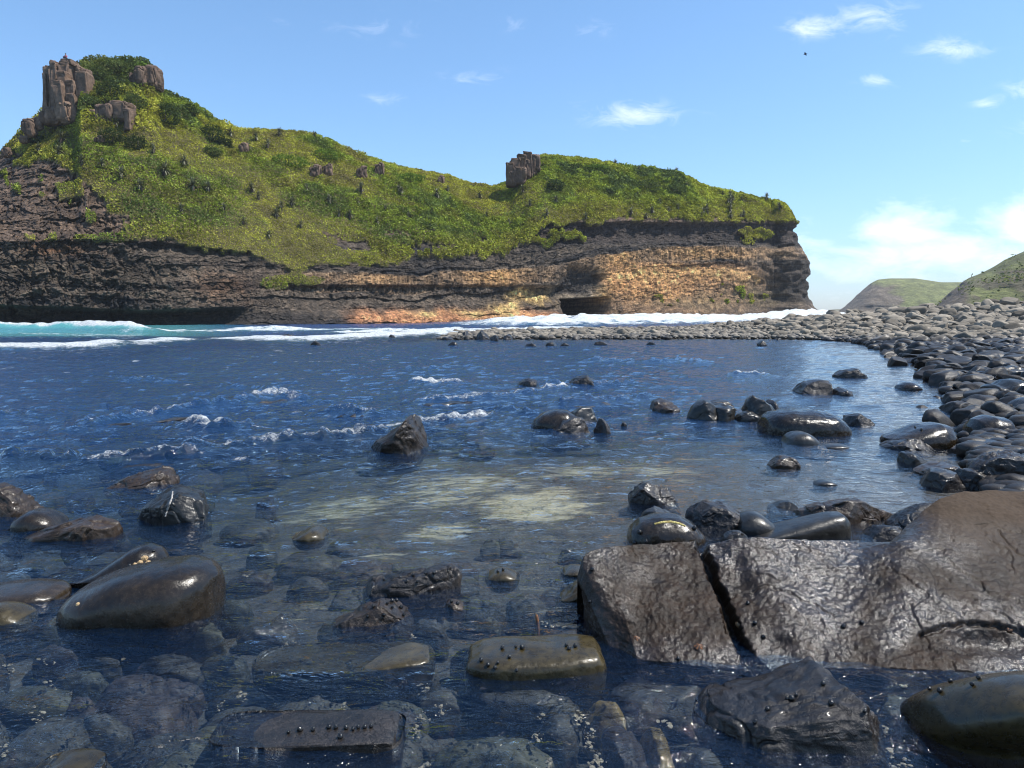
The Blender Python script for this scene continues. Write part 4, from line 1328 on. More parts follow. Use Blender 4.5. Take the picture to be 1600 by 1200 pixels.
rock('boulder', 'big smooth whale-backed boulder standing alone in the right of the pool',
     [(1190, 668), (1194, 652), (1206, 643), (1230, 639), (1262, 640), (1290, 645), (1308, 655), (1320, 668), (1322, 675)], 683, 1.0, M_SMOOTH, 0.72, 0, 0.012, 6, 0.3, seed=45, lump=0.05)
rock('boulder', 'low grey boulder half sunk in front of the whale-backed boulder', dome(1224, 674, 1276, 692, 9, 0.5), 697, 0.5, M_GREY, 0.8, 0, 0.006, 5, 0.2, seed=46)
rock('rock', 'small black wedge right of the whale-backed boulder', [(1317, 660), (1326, 650), (1340, 645), (1352, 652), (1361, 660)], 665, 0.5, M_ROUGH, 0.65, 3, 0.01, 5, 0.2, seed=47)
rock('rock', 'glossy dark angular rock, larger of two farther out beyond the whale-backed boulder', [(1246, 613), (1258, 600), (1274, 594), (1290, 594), (1302, 605), (1304, 616)], 618, 1.0, M_ROUGH, 0.65, 4, 0.015, 5, 0.3, seed=48)
rock('rock', 'small low rock at the right side of the glossy angular rock', dome(1302, 605, 1331, 617, 9, 0.5), 619, 0.6, M_ROUGH, 0.75, 2, 0.015, 5, 0.2, seed=49)
rock('rock', 'low dark rock alone in the far right of the pool', [(1306, 586), (1318, 579), (1334, 576), (1346, 582), (1349, 588)], 591, 0.9, M_ROUGH, 0.75, 2, 0.02, 5, 0.2, seed=50)
rock('boulder', 'small round dark boulder alone in the water towards the right bank', dome(1402, 597, 1437, 607, 9, 0.5), 610, 0.6, M_SMOOTH, 0.85, 0, 0.008, 5, 0.2, seed=51)
rock('rock', 'drowned brown rock awash below the whale-backed boulder', dome(1200, 712, 1248, 727, 9, 0.55), 730, 0.3, M_BROWN, 0.8, 1, 0.01, 5, 0.15, seed=52)
rock('rock', 'flat grey rock just showing right of the low grey sunk boulder', dome(1282, 693, 1328, 700, 9, 0.5), 702, 0.3, M_GREY, 0.85, 0, 0.004, 4, 0.15, seed=53)
rock('rock', 'flat drowned rock just showing in calm water above the brown angular rock', dome(1272, 750, 1306, 757, 9, 0.5), 759, 0.2, M_GREY, 0.85, 0, 0.004, 4, 0.12, seed=54)
rock('rock', 'tiny dark pointed rock standing in the far water just before the boulder bar', dome(1183, 532, 1197, 540, 7, 0.5), 541, 0.6, M_ROUGH, 0.7, 2, 0.02, 4, 0.2, seed=55)
rock('rock', 'dark rock tip in the white wash on the left', dome(486, 530, 502, 539, 7, 0.6), 540, 0.7, M_ROUGH, 0.7, 2, 0.02, 4, 0.2, seed=56)
rock('rock', 'low dark rock half buried in the foam left of the boulder bar', dome(432, 521, 462, 526, 7, 0.5), 527, 1.0, M_ROUGH, 0.8, 1, 0.02, 4, 0.2, seed=57)
for i, (a, b, c_, d) in enumerate([(852, 534, 872, 540), (875, 535, 890, 540), (926, 533, 950, 538), (820, 536, 838, 541), (1010, 534, 1024, 538), (700, 534, 716, 539), (605, 523, 618, 528)]):
    rock('rock', 'tiny dark rock tip poking out of the water before the far boulder bar', dome(a, b, c_, d, 7, 0.5), d + 1, 0.5, M_ROUGH, 0.7, 2, 0.02, 4, 0.2, seed=58 + i, group='rock tips before the boulder bar')
for i, (a, b, c_, d) in enumerate([(716, 518, 738, 528), (742, 516, 766, 530), (764, 520, 782, 531), (690, 524, 712, 530), (784, 523, 802, 530)]):
    rock('rock', 'jagged dark rock at the left tip of the boulder bar', dome(a, b, c_, d, 9, 0.55), d + 1.5, 1.2, M_ROUGH, 0.7, 4, 0.04, 5, 0.3, seed=70 + i, group='jagged rocks at the tip of the bar')

# long low ridges of rock the water spills over
for (x0, y0, x1, y1, hp, lab, sd) in [
    (296, 712, 470, 696, 8, 'long low black ridge awash on the left, in line with the tilted fin', 130), (452, 698, 606, 682, 9, 'long low black ridge awash just left of the tilted fin', 131),
    (178, 734, 300, 722, 8, 'low black ridge awash beyond the jagged left rock', 132), (664, 672, 756, 660, 8, 'low black ridge awash just right of the tilted fin', 133),
    (660, 634, 786, 627, 5, 'low dark ridge under the white foam line in the middle of the pool', 134), (150, 670, 292, 654, 6, 'low dark ridge awash at the far left of the pool', 135),
    (362, 638, 462, 628, 10, 'humped dark ridge in broken water on the left of the pool', 136), (296, 672, 376, 672, 9, 'short humped ridge in broken water near the left ridges', 137),
    (880, 640, 1004, 628, 5, 'low dark ridge awash between the splashed rock and the brown hump', 138), (520, 650, 588, 650, 6, 'short dark ridge in broken water left of the tilted fin', 139)]:
    ax, ay = [float(v_) for v_ in at_z(x0, y0)]
    bx2, by2 = [float(v_) for v_ in at_z(x1, y1)]
    mx_, my_ = 0.5 * (x0 + x1), 0.5 * (y0 + y1)
    ymid_ = 0.5 * (ay + by2)
    gq = np.random.default_rng(sd)
    ol_ = [(x0, my_)] + [(x0 + (x1 - x0) * u, my_ - hp * float(gq.uniform(0.0, 0.75))) for u in np.linspace(0.08, 0.92, 9)] + [(x1, my_)]
    rock('rock', lab, ol_, my_ + 3, 0.35, M_ROUGH, 0.8, 1, 0.03, 5, 0.25, seed=sd, Ymid=ymid_, slant=(by2 - ay) / (bx2 - ax))

# ------------------------------------------------------------------ rocks along the right bank and behind the slab
rock('rock', 'rough black rock standing in the water beyond the yellow-streaked boulder', [(984, 778), (996, 760), (1012, 750), (1030, 748), (1050, 758), (1064, 772), (1062, 784)], 796, 0.42, M_ROUGH, 0.68, 4, 0.012, 6, 0.2, seed=80)
rock('boulder', 'dark round boulder with a yellow weed streak, behind the left end of the slab', [(980, 842), (984, 826), (1000, 812), (1030, 805), (1060, 806), (1082, 816), (1096, 830), (1100, 842)], 858, 0.4, M_SMOOTH, 0.75, 0, 0.006, 6, 0.3, seed=81)
rock('rock', 'black knobbly rock poking up behind the yellow-streaked boulder', [(990, 822), (1008, 800), (1026, 793), (1048, 796), (1068, 808), (1078, 822)], 832, 0.3, M_ROUGH, 0.7, 3, 0.01, 6, 0.25, seed=82)
rock('rock', 'glittering wet knobbly rock right of the yellow-streaked boulder', [(1062, 815), (1075, 796), (1100, 786), (1130, 787), (1152, 798), (1164, 812)], 832, 0.4, M_ROUGH, 0.7, 2, 0.016, 6, 0.25, seed=83)
rock('boulder', 'small smooth grey boulder between the glittering rock and the long smooth one', dome(1144, 800, 1212, 830, 9, 0.45), 838, 0.34, M_GREY, 0.78, 0, 0.004, 5, 0.25, seed=84)
rock('boulder', 'long smooth sausage-shaped boulder lying along the back edge of the slab', [(1150, 846), (1175, 836), (1220, 822), (1260, 811), (1295, 802), (1314, 801), (1324, 810), (1326, 826)], 846, 0.32, M_GREY, 0.6, 0, 0.003, 6, 0.25, seed=85, lump=0.03)
rock('rock', 'dark little rock wedged between the grey boulder and the slab', dome(1126, 830, 1176, 850, 9, 0.5), 858, 0.2, M_ROUGH, 0.7, 2, 0.008, 5, 0.25, seed=86)
rock('rock', 'chocolate brown angular rock in the water behind the long smooth boulder',
     [(1247, 800), (1252, 784), (1275, 774), (1310, 769), (1335, 772), (1355, 785), (1380, 797), (1402, 806)], 824, 0.5, M_BROWN, 0.66, 4, 0.01, 6, 0.25, seed=87)
rock('rock', 'flat grey rock awash left of the chocolate brown angular rock', dome(1202, 783, 1252, 799, 9, 0.6), 803, 0.3, M_GREY, 0.8, 1, 0.006, 5, 0.2, seed=88)
rock('rock', 'ragged dark grey rock against the back edge of the slab', [(1388, 820), (1405, 806), (1425, 795), (1450, 786), (1475, 780), (1500, 778)], 836, 0.35, M_ROUGH, 0.65, 3, 0.016, 6, 0.3, seed=89)
rock('rock', 'low black rock in front of the ragged grey one, touching the slab', dome(1352, 818, 1420, 842, 9, 0.55), 850, 0.28, M_ROUGH, 0.7, 3, 0.014, 5, 0.3, seed=90)
rock('boulder', 'smooth long boulder sloping down to the left, right of the whale-backed boulder', [(1384, 684), (1410, 674), (1440, 664), (1462, 660), (1478, 663), (1486, 676), (1484, 690)], 702, 0.7, M_SMOOTH, 0.72, 0, 0.006, 6, 0.25, seed=91)
rock('rock', 'flat knobbly rock in front of the smooth sloping boulder', [(1381, 698), (1392, 692), (1412, 686), (1432, 684), (1446, 692), (1454, 702)], 706, 0.45, M_ROUGH, 0.7, 3, 0.014, 5, 0.2, seed=92)
rock('rock', 'small blue-grey slanted stone in the calm water near the right bank', [(1407, 716), (1410, 707), (1420, 705), (1434, 712), (1448, 721)], 726, 0.3, M_GREY, 0.7, 1, 0.004, 5, 0.15, seed=93)
rock('boulder', 'olive egg-shaped boulder standing upright on the right bank', [(1512, 684), (1514, 668), (1524, 655), (1545, 649), (1566, 652), (1578, 664), (1582, 684)], 692, 0.65, M_SMOOTH, 0.8, 0, 0.004, 6, 0.3, seed=94)
rock('rock', 'black lying block with a squared end in front of the egg-shaped boulder', [(1484, 704), (1500, 699), (1530, 690), (1550, 685), (1562, 688), (1568, 704)], 714, 0.5, M_ROUGH, 0.55, 3, 0.008, 5, 0.25, seed=95)
rock('rock', 'large black block cut off by the right picture edge beside the egg-shaped boulder', [(1562, 700), (1566, 684), (1590, 678), (1630, 670), (1700, 668)], 708, 0.7, M_ROUGH, 0.55, 3, 0.01, 5, 0.3, seed=96)
rock('boulder', 'wrinkled glittering black boulder at the right picture edge above the slab', [(1512, 742), (1526, 724), (1545, 710), (1575, 706), (1610, 710), (1650, 722), (1690, 745)], 770, 0.6, M_ROUGH, 0.72, 1, 0.022, 6, 0.3, seed=97)
rock('rock', 'black angular rock left of the wrinkled boulder, nearest the water', [(1436, 746), (1450, 737), (1470, 734), (1490, 736), (1502, 750)], 764, 0.45, M_ROUGH, 0.62, 3, 0.008, 5, 0.25, seed=98)
rock('rock', 'black angular rock squeezed between its twin and the wrinkled boulder', [(1486, 750), (1496, 736), (1514, 731), (1532, 738), (1546, 752)], 766, 0.42, M_ROUGH, 0.62, 3, 0.01, 5, 0.25, seed=99)
rock('rock', 'brown low rock behind the pair of black angular rocks', dome(1432, 722, 1498, 740, 9, 0.6), 744, 0.4, M_BROWN, 0.75, 1, 0.006, 5, 0.2, seed=100)
rock('rock', 'rust-brown wet stone under the large black block at the right edge', dome(1562, 700, 1620, 716, 9, 0.5), 722, 0.4, M_BROWN, 0.75, 1, 0.008, 5, 0.2, seed=101)
rock('rock', 'craggy brown pyramid rock on the bank below the notched boulder', [(1520, 648), (1534, 636), (1550, 628), (1566, 621), (1576, 632), (1584, 650)], 657, 0.8, M_ROUGH, 0.62, 4, 0.03, 6, 0.3, seed=102)
rock('boulder', 'big notched boulder with a flat left shoulder on the right bank', [(1538, 622), (1540, 604), (1548, 600), (1558, 602), (1572, 593), (1586, 592), (1598, 604), (1602, 622)], 634, 0.9, M_GREY, 0.7, 0, 0.008, 6, 0.4, seed=103, zbase=0.0)
rock('boulder', 'dark boulder at the right picture edge beside the craggy pyramid', dome(1578, 620, 1650, 648, 9, 0.5), 658, 0.8, M_SMOOTH, 0.8, 0, 0.006, 5, 0.3, seed=104)
rock('boulder', 'low brown-sided boulder at the edge of the right bank', [(1477, 622), (1490, 614), (1506, 611), (1516, 617), (1521, 625)], 628, 0.6, M_SMOOTH, 0.8, 0, 0.008, 5, 0.2, seed=105)
rock('rock', 'speckled tan rock standing in the water at the right bank', [(1478, 636), (1490, 630), (1502, 627), (1512, 634), (1515, 640)], 643, 0.5, M_BROWN, 0.7, 3, 0.02, 5, 0.2, seed=106)
rock('boulder', 'long smooth black boulder at the far corner of the right bank', [(1440, 582), (1452, 573), (1470, 570), (1488, 575), (1502, 583)], 587, 1.2, M_SMOOTH, 0.78, 0, 0.01, 5, 0.3, seed=107)
rock('rock', 'low black rock in the water left of the long black bank boulder', dome(1405, 559, 1437, 566, 9, 0.6), 568, 1.0, M_ROUGH, 0.8, 1, 0.02, 5, 0.2, seed=108)
rock('boulder', 'black ball-shaped boulder on the bank above the notched boulder', dome(1520, 579, 1548, 600, 9, 0.5, 0.5), 604, 0.55, M_SMOOTH, 0.85, 0, 0.006, 5, 0.3, seed=109)
rock('boulder', 'broad domed boulder on the bank behind the ball-shaped one', dome(1546, 561, 1596, 584, 9, 0.5, 0.55), 590, 1.0, M_SMOOTH, 0.8, 0, 0.006, 5, 0.3, seed=110)
rock('boulder', 'dark long boulder at the right edge between domed and notched boulders', dome(1545, 574, 1640, 596, 9, 0.35, 0.5), 602, 0.9, M_GREY, 0.7, 1, 0.006, 5, 0.3, seed=111)
rock('boulder', 'small black oval boulder left of the notched boulder', dome(1507, 600, 1540, 613, 9, 0.45), 616, 0.5, M_SMOOTH, 0.85, 0, 0.006, 5, 0.2, seed=112)
rock('boulder', 'little dark boulder at the left foot of the notched boulder', dome(1516, 614, 1542, 622, 9, 0.5), 625, 0.4, M_SMOOTH, 0.85, 0, 0.006, 5, 0.2, seed=113)

# ------------------------------------------------------------------ bottom right: drowned brown rock and the smooth overhanging boulder
rock('rock', 'drowned brown rock with glittering patches in front of the big slab',
     [(1092, 1140), (1110, 1110), (1160, 1098), (1230, 1082), (1290, 1062), (1330, 1056), (1350, 1075), (1378, 1100), (1392, 1125)], 1190, 0.56, M_ROUGH, 0.7, 2, 0.020, 6, 0.25, seed=120, Ymid=2.82, lump=0.05, crest=0.85)
rock('boulder', 'smooth olive boulder with a black shaded underside in the bottom right corner',
     [(1424, 1120), (1440, 1085), (1470, 1052), (1500, 1028), (1540, 1012), (1590, 1006), (1660, 1010), (1740, 1040), (1790, 1090)], 1240, 0.46, M_OLIVE, 0.72, 0, 0.004, 6, 0.3, seed=121, Ymid=2.78, skew=-1.0, lump=0.03)
# ------------------------------------------------------------------ the big split slab on the right
NXs, NVs = 620, 420
pxs = np.linspace(905, 1900, NXs)
TOPP = [(905, 900), (914, 872), (925, 862), (960, 856), (1030, 850), (1085, 845), (1100, 844), (1150, 843), (1250, 845), (1340, 847), (1405, 848), (1416, 838), (1430, 822), (1455, 800), (1480, 782), (1510, 772), (1560, 768), (1700, 762), (1900, 770)]
top_y = curve(TOPP, pxs) + 2.5 * fbm(pxs * 0.03, 0, 0, 4, 201)
Yfront = curve([(905, 3.42), (950, 3.30), (1100, 3.24), (1200, 3.20), (1300, 3.24), (1500, 3.20), (1900, 3.1)], pxs)
Ytop = curve([(905, 3.62), (930, 3.75), (1000, 3.88), (1100, 3.95), (1300, 4.0), (1405, 4.12), (1480, 4.30), (1600, 4.42), (1900, 4.5)], pxs)
ux_s = (pxs - 800) / F_PX
kz = np.hanning(111)
kz /= kz.sum()
Ytop = np.convolve(np.pad(Ytop, 55, mode='edge'), kz, 'valid')
_, ztop = at_y(pxs, top_y, Ytop)
nf, nt = 320, 110
nk = 210
wr = sstep(1300, 1450, pxs)
Yl_, zl_ = Yfront + 0.9 * (Ytop - Yfront), 0.9 * ztop
Yk = Yl_ * (1 - wr) + 3.93 * wr
zk = zl_ * (1 - wr) + 0.372 * wr
vf = np.linspace(0, 1, nk)[:, None]
vg = np.linspace(0, 1, nf - nk + 1)[1:, None]
zf = -0.28 + (zk + 0.28)[None] * (1 - (1 - vf) ** 1.06)
v0_ = 1 - (1 - 0.28 / (zk + 0.28)) ** (1 / 1.06)
yf_ = Yfront[None] + (Yk - Yfront)[None] * np.clip((vf - v0_[None]) / (1 - v0_[None]), 0, 1) + 0.08 * sstep(0.30, 0.0, vf)
zf = np.concatenate([zf, zk[None] + (ztop - zk)[None] * vg ** 0.95])
yf_ = np.concatenate([yf_, Yk[None] + (Ytop - Yk)[None] * vg])
vb = np.linspace(0, 1, nt + 1)[1:, None]
yb_ = Ytop[None] + 0.18 * np.sin(vb * math.pi / 2)
zb_ = ztop[None] - (ztop + 0.5)[None] * (1 - np.cos(vb * math.pi / 2)) ** 0.9
vv_ = np.concatenate([np.clip((vf - 0.3) / 0.7, 0, 1), 1 + 0 * vg])
pxg = pxs[None] + 78 * (1 - vv_) * sstep(1085, 905, pxs)[None]
Xs = np.concatenate([(pxg - 800) / F_PX * yf_, ux_s[None] * yb_])
Ys = np.concatenate([yf_, yb_])
Zs = np.concatenate([zf, zb_])
# left end: fold the first columns inwards and down to make a steep end face
pxs2 = pxs[None] + 0 * Xs
lf = sstep(962, 905, pxs2)
PXs, PYs = proj(Xs, Ys, Zs)
edge_in = curve([(850, 912), (880, 914), (930, 916), (1000, 930), (1060, 945)], PYs)
Xs = Xs + 0.0 * lf
# split running down the face, dark inside
crx = curve([(840, 1094), (862, 1098), (880, 1108), (920, 1122), (960, 1138), (1000, 1152), (1030, 1172), (1060, 1196)], PYs) + 4 * vnoise(PYs * 0.06, 0, 0, 203) + 2 * vnoise(PYs * 0.25, 0, 0, 204)
cwd = curve([(840, 4), (870, 5), (900, 6), (980, 8), (1020, 11), (1060, 15)], PYs) * (1 + 0.35 * vnoise(PYs * 0.05, 0, 0, 206))
dcr = PXs - crx
split = sstep(-cwd - 5, -cwd + 3, dcr) * sstep(cwd * 0.9 + 10, cwd * 0.4, dcr)
# facet right of the split
fac2 = sstep(0, 10, dcr) * sstep(70, 20, dcr - 0.2 * (PYs - 850))
nx, ny, nz = -0.12, -0.55, 0.82
d_ = 0.030 * fbm(Xs * 2.2, Ys * 2.2, Zs * 2.2, 3, 210)
wv = 0.25 * fbm(Xs * 3, Ys * 3, Zs * 3, 3, 212)
f1, f2, cid = worley(Xs * 4.2 + wv * 3, Ys * 4.2, Zs * 4.2 + wv * 3, 214)
steps = 0.010 * (cid - 0.5) * sstep(-0.25, 0.25, fbm(Xs * 1.3, Ys * 1.3, 4, 2, 216))
thin = sstep(0.03, 0.0, np.abs(f2 - f1)) * sstep(0.05, 0.3, vnoise(Xs * 1.9, Ys * 1.9, Zs * 1.9, 218))
d_ += steps
rid = 1 - np.abs(fbm(Xs * 5.5, Ys * 5.5, Zs * 9, 4, 226, 0.6)) * 2
fine = 0.010 * fbm(Xs * 10, Ys * 5.5, Zs * 17, 6, 220, 0.66) - 0.010 * np.clip(rid - 0.72, 0, 1) + 0.0045 * fbm(Xs * 48, Ys * 48, Zs * 48, 2, 224)
wetness = np.clip(1 - 0.75 * sstep(1330, 1480, PXs) * sstep(960, 900, PYs), 0, 1)
d_ += fine * (0.35 + 0.65 * wetness)
# two long cracks seen in the photo
for pl, wd, dp in [([(1176, 918), (1190, 913), (1206, 917), (1232, 923), (1250, 936), (1272, 944), (1304, 964)], 1.7, 0.012), ([(1440, 992), (1468, 984), (1490, 978), (1530, 974), (1570, 978), (1605, 988)], 3.0, 0.024),
                   ([(1540, 950), (1562, 958), (1580, 972), (1600, 985)], 1.4, 0.010), ([(1560, 830), (1572, 848), (1580, 858), (1600, 870)], 1.5, 0.010)]:
    pl = np.array(pl, float)
    best = np.full(PXs.shape, 1e9)
    jx = PXs + 3.5 * fbm(PXs * 0.09, PYs * 0.09, 0, 3, 230)
    jy = PYs + 3.5 * fbm(PXs * 0.09, PYs * 0.09, 5, 3, 231)
    for i in range(len(pl) - 1):
        a, e = pl[i], pl[i + 1] - pl[i]
        tt = np.clip(((jx - a[0]) * e[0] + (jy - a[1]) * e[1]) / (e @ e), 0, 1)
        best = np.minimum(best, np.hypot(jx - a[0] - tt * e[0], jy - a[1] - tt * e[1]))
    isf = np.arange(Xs.shape[0])[:, None] < nf
    d_ -= dp * np.exp(-(best / wd) ** 2) * isf
d_ -= 0.11 * split * (np.arange(Xs.shape[0])[:, None] < nf + 30)
d_ -= 0.035 * fac2
# scoop under the long arc crack on the right
d_ -= 0.05 * np.exp(-(((PXs - 1545) / 70) ** 2 + ((PYs - 1002) / 18) ** 2))
Xs = Xs + nx * d_
Ys = Ys + ny * d_
Zs = Zs + nz * d_
# close the left end with a steep face
ncol = 70
left_in = np.linspace(0, 1, ncol)[::-1][:, None]
isf = (np.arange(Xs.shape[0]) < nf)[None]
E_ = np.stack([Xs[:, 0], Ys[:, 0], Zs[:, 0]])
Bx = np.where(isf[0], 0.375, E_[0])
By = np.where(isf[0], np.maximum(3.74, E_[1]), E_[1])
Lx = E_[0][None] + (Bx - E_[0])[None] * left_in
Ly = E_[1][None] + (By - E_[1])[None] * left_in
Lz = E_[2][None] - 0.02 * left_in
jl = 0.035 * fbm(Lx * 7 + 3, Ly * 7, Lz * 7, 4, 240) * np.sin(math.pi * np.clip(left_in, 0, 1)) * isf
Xa = np.concatenate([(Lx - jl)[:-1].T, Xs], 1)
Ya = np.concatenate([Ly[:-1].T, Ys], 1)
Za = np.concatenate([Lz[:-1].T, Zs], 1)
slab_V = np.stack([Xa, Ya, Za], -1).reshape(-1, 3)
slab_F = grid_faces(*Xa.shape)
slab_o = np_mesh('slab_rock', slab_V, slab_F, M_SLAB)
tag(slab_o, 'huge brown slab split by a dark crack, filling the lower right of the picture', 'rock')
ROCKS['slab'] = (slab_V, slab_F, slab_o)

# ------------------------------------------------------------------ boulder beach and bar
def boulder_mesh(seed, sub, ang):
    g = np.random.default_rng(seed)
    v, f = ico(sub)
    P = spow(v, g.uniform(0.72, 0.95))
    P = P * np.array([1.0, g.uniform(0.65, 0.9), g.uniform(0.42, 0.68)])
    for _ in range(ang):
        nd = g.normal(0, 1, 3)
        nd /= np.linalg.norm(nd)
        dd = P @ nd
        lim = dd.max() * g.uniform(0.55, 0.8)
        P = P - 0.9 * np.maximum(dd - lim, 0)[:, None] * nd
    P = P * (1 + 0.16 * fbm(v[:, 0] * 1.3 + seed, v[:, 1] * 1.3, v[:, 2] * 1.3, 2, seed) + 0.06 * fbm(v[:, 0] * 4, v[:, 1] * 5, v[:, 2] * 5, 3, seed + 7))[:, None]
    return P, f


protos = [boulder_mesh(500 + i, 4, (0, 1, 3, 6, 9, 12)[i % 6]) for i in range(12)]
pmesh = []
for i, (v, f) in enumerate(protos):
    o = np_mesh('beach_boulder', v, f, M_BEACH, link=False)
    pmesh.append(o.data)
    bpy.data.objects.remove(o)
gb = np.random.default_rng(21)
cand = []
cells = {}
def try_add(x, y, r, tight=0.72):
    k0 = (int(x // 1.5), int(y // 1.5))
    for a in (-1, 0, 1):
        for b in (-1, 0, 1):
            for (x2, y2, r2) in cells.get((k0[0] + a, k0[1] + b), ()):
                if (x - x2) ** 2 + (y - y2) ** 2 < (tight * (r + r2)) ** 2:
                    return False
    cells.setdefault(k0, []).append((x, y, r))
    return True


for lab, (V_, F_, o_) in ROCKS.items():      # keep clear of the rocks already placed
    if lab == 'slab':
        continue
    mn, mxx = V_.min(0), V_.max(0)
    for fx in (0.25, 0.75):
        cells.setdefault((int((mn[0] + fx * (mxx[0] - mn[0])) // 1.5), int(0.5 * (mn[1] + mxx[1]) // 1.5)), []).append((mn[0] + fx * (mxx[0] - mn[0]), 0.5 * (mn[1] + mxx[1]), 0.25 * (mxx[0] - mn[0])))
NT_ = 80000
yy = np.exp(gb.uniform(math.log(6.0), math.log(150), NT_))
pp = gb.uniform(660, 1760, NT_)
xx = (pp - 800) / F_PX * yy
dd = shore_dist(xx, yy)
hh_ = ground_h(xx, yy)
rad0 = (0.11 + 0.30 * gb.uniform(0, 1, NT_) ** 2.0) * (1 + 0.35 * sstep(30, 70, yy) * sstep(20, 32, xx)) * (1 - 0.28 * sstep(35, 48, yy) * sstep(30, 20, xx)) * np.where(gb.uniform(0, 1, NT_) < 0.06, 1.7, 1.0)
rad0 = np.minimum(rad0, 0.20 + 0.010 * np.maximum(yy - 8, 0) + 0.06 * gb.uniform(0, 1, NT_))
order = np.argsort(-rad0)
for i in order:
    x, y, d, r = xx[i], yy[i], dd[i], rad0[i]
    if d < -0.25 - 0.6 * (gb.uniform() < 0.04):
        continue
    if d < 0 and gb.uniform() < 0.5:
        continue
    if y < 26 and d < 2.0 and gb.uniform() < 0.35:
        continue
    pxi, pyi = proj(x, y, hh_[i])
    if 1380 < pxi and 690 < pyi:
        continue
    if y < 9.5 and pxi < 1500:
        continue
    if not try_add(x, y, r, 0.66 if y > 12 else 0.8):
        continue
    cand.append((x, y, hh_[i], r))
cand = np.array(cand)
size_px = cand[:, 3] / cand[:, 1]
vis_ = proj(cand[:, 0], cand[:, 1], cand[:, 2])[0]
size_px = np.where((vis_ > 640) & (vis_ < 1620), size_px, 0)
order = np.argsort(-size_px)
mats_rot = []
rest = []
for n, i in enumerate(order):
    x, y, h, r = cand[i]
    k = int(gb.integers(0, 12))
    rz = float(gb.uniform(0, 6.28))
    tilt = (float(gb.normal(0, 0.22)), float(gb.normal(0, 0.22)))
    zc_ = h + r * 0.33
    if n < 296:
        o = bpy.data.objects.new('beach_boulder', pmesh[k])
        o.location = (x, y, zc_)
        o.rotation_euler = (tilt[0], tilt[1], rz)
        o.scale = (r * float(gb.uniform(0.9, 1.15)), r * float(gb.uniform(0.9, 1.15)), r * float(gb.uniform(0.9, 1.2)))
        col.objects.link(o)
        if zc_ < 0.62:
            tag(o, 'dark wet rounded boulder among many along the edge of the pool', 'boulder', 'wet boulders along the pool edge')
        else:
            tag(o, 'dry grey-brown rounded boulder among many on the beach', 'boulder', 'dry boulders heaped on the beach')
    else:
        rest.append((x, y, zc_, r, k, rz, tilt))
lowp = [boulder_mesh(500 + i, 3, (0, 1, 3, 6, 9, 12)[i % 6]) for i in range(12)]
parts = []
rnds = []
for (x, y, z, r, k, rz, tl) in rest:
    v, f = lowp[k]
    M = np.array(Matrix.Rotation(rz, 3, 'Z') @ Matrix.Rotation(tl[1], 3, 'Y') @ Matrix.Rotation(tl[0], 3, 'X'))
    parts.append(((v * r) @ M.T + np.array([x, y, z]), f))
    rnds.append(np.full(len(v), gb.uniform()))
# small cobbles filling the gaps
NCB = 16000
yy = np.exp(gb.uniform(math.log(6.0), math.log(130), NCB))
xx = (gb.uniform(640, 1720, NCB) - 800) / F_PX * yy
dd = shore_dist(xx, yy)
hh_ = ground_h(xx, yy)
l2 = [boulder_mesh(540 + i, 2, i % 3) for i in range(6)]
kk = 0
for x, y, d, h in zip(xx, yy, dd, hh_):
    if d < -0.3 or (y < 9.5 and x / y < 0.6):
        continue
    r = float(gb.uniform(0.07, 0.16)) * (1 + y / 60)
    v, f = l2[kk % 6]
    kk += 1
    M = np.array(Matrix.Rotation(float(gb.uniform(0, 6.28)), 3, 'Z'))
    parts.append(((v * r) @ M.T + np.array([x, y, h + 0.4 * r]), f))
    rnds.append(np.full(len(v), gb.uniform()))
Vc, Fc = join(parts)
tag(np_mesh('beach_cobbles', Vc, Fc, M_BEACH, attrs={'Rnd': np.concatenate(rnds)}), kind='stuff')
print('beach', len(cand), 'rest', len(rest), 'cobbles', kk)
# ------------------------------------------------------------------ rock crags on the headland
def chunk(px0, px1, py0, py1, Y, dep, seed, box=0.16, rough=0.25, lean=0.0, taper=0.0, sub=5):
    v, f = ico(sub)
    P = spow(v, box)
    P = P / np.maximum(1.0, np.abs(P).max(1))[:, None]
    P[:, :2] *= (1 - taper * (P[:, 2:3] * 0.5 + 0.5))
    x0, zt = at_y(px0, py0, Y)
    x1, zb = at_y(px1, py1, Y)
    S = np.array([(x1 - x0) / 2, dep / 2, (zt - zb) / 2])
    Q = P * S
    Q[:, 0] += lean * Q[:, 2]
    Q = Q + np.array([(x0 + x1) / 2, Y, (zt + zb) / 2])
    c1, c2, ci = worley(Q[:, 0] * 0.75 + seed, Q[:, 1] * 0.75, Q[:, 2] * 0.38, 400)
    n = v / np.linalg.norm(v, axis=1)[:, None]
    e1, e2, ei = worley(Q[:, 0] * 1.7 + seed, Q[:, 1] * 1.7, Q[:, 2] * 1.1, 406)
    d = rough * (1.9 * (ci - 0.5) - 1.5 * np.exp(-((c2 - c1) / 0.06) ** 2) + 0.9 * (ei - 0.5) - 0.5 * np.exp(-((e2 - e1) / 0.06) ** 2) + 0.5 * fbm(Q[:, 0] * 2.1, Q[:, 1] * 2.1, Q[:, 2] * 1.3, 4, 402))
    return Q + n * d[:, None] * np.array([1, 1, 0.5]), f


def crag(name, label, Y, chunks, cat='rock', group=None):
    parts = [chunk(a, b, c_, d, Y + oy, dep, 7 * i + int(a), **kw) for i, (a, b, c_, d, oy, dep, kw) in enumerate(chunks)]
    V_, F_ = join(parts)
    base = V_.mean(0)
    base[2] = V_[:, 2].min()
    o = np_mesh(name, V_ - base, F_, M_PILLAR)
    o.location = base
    tag(o, label, cat, group)
    return o


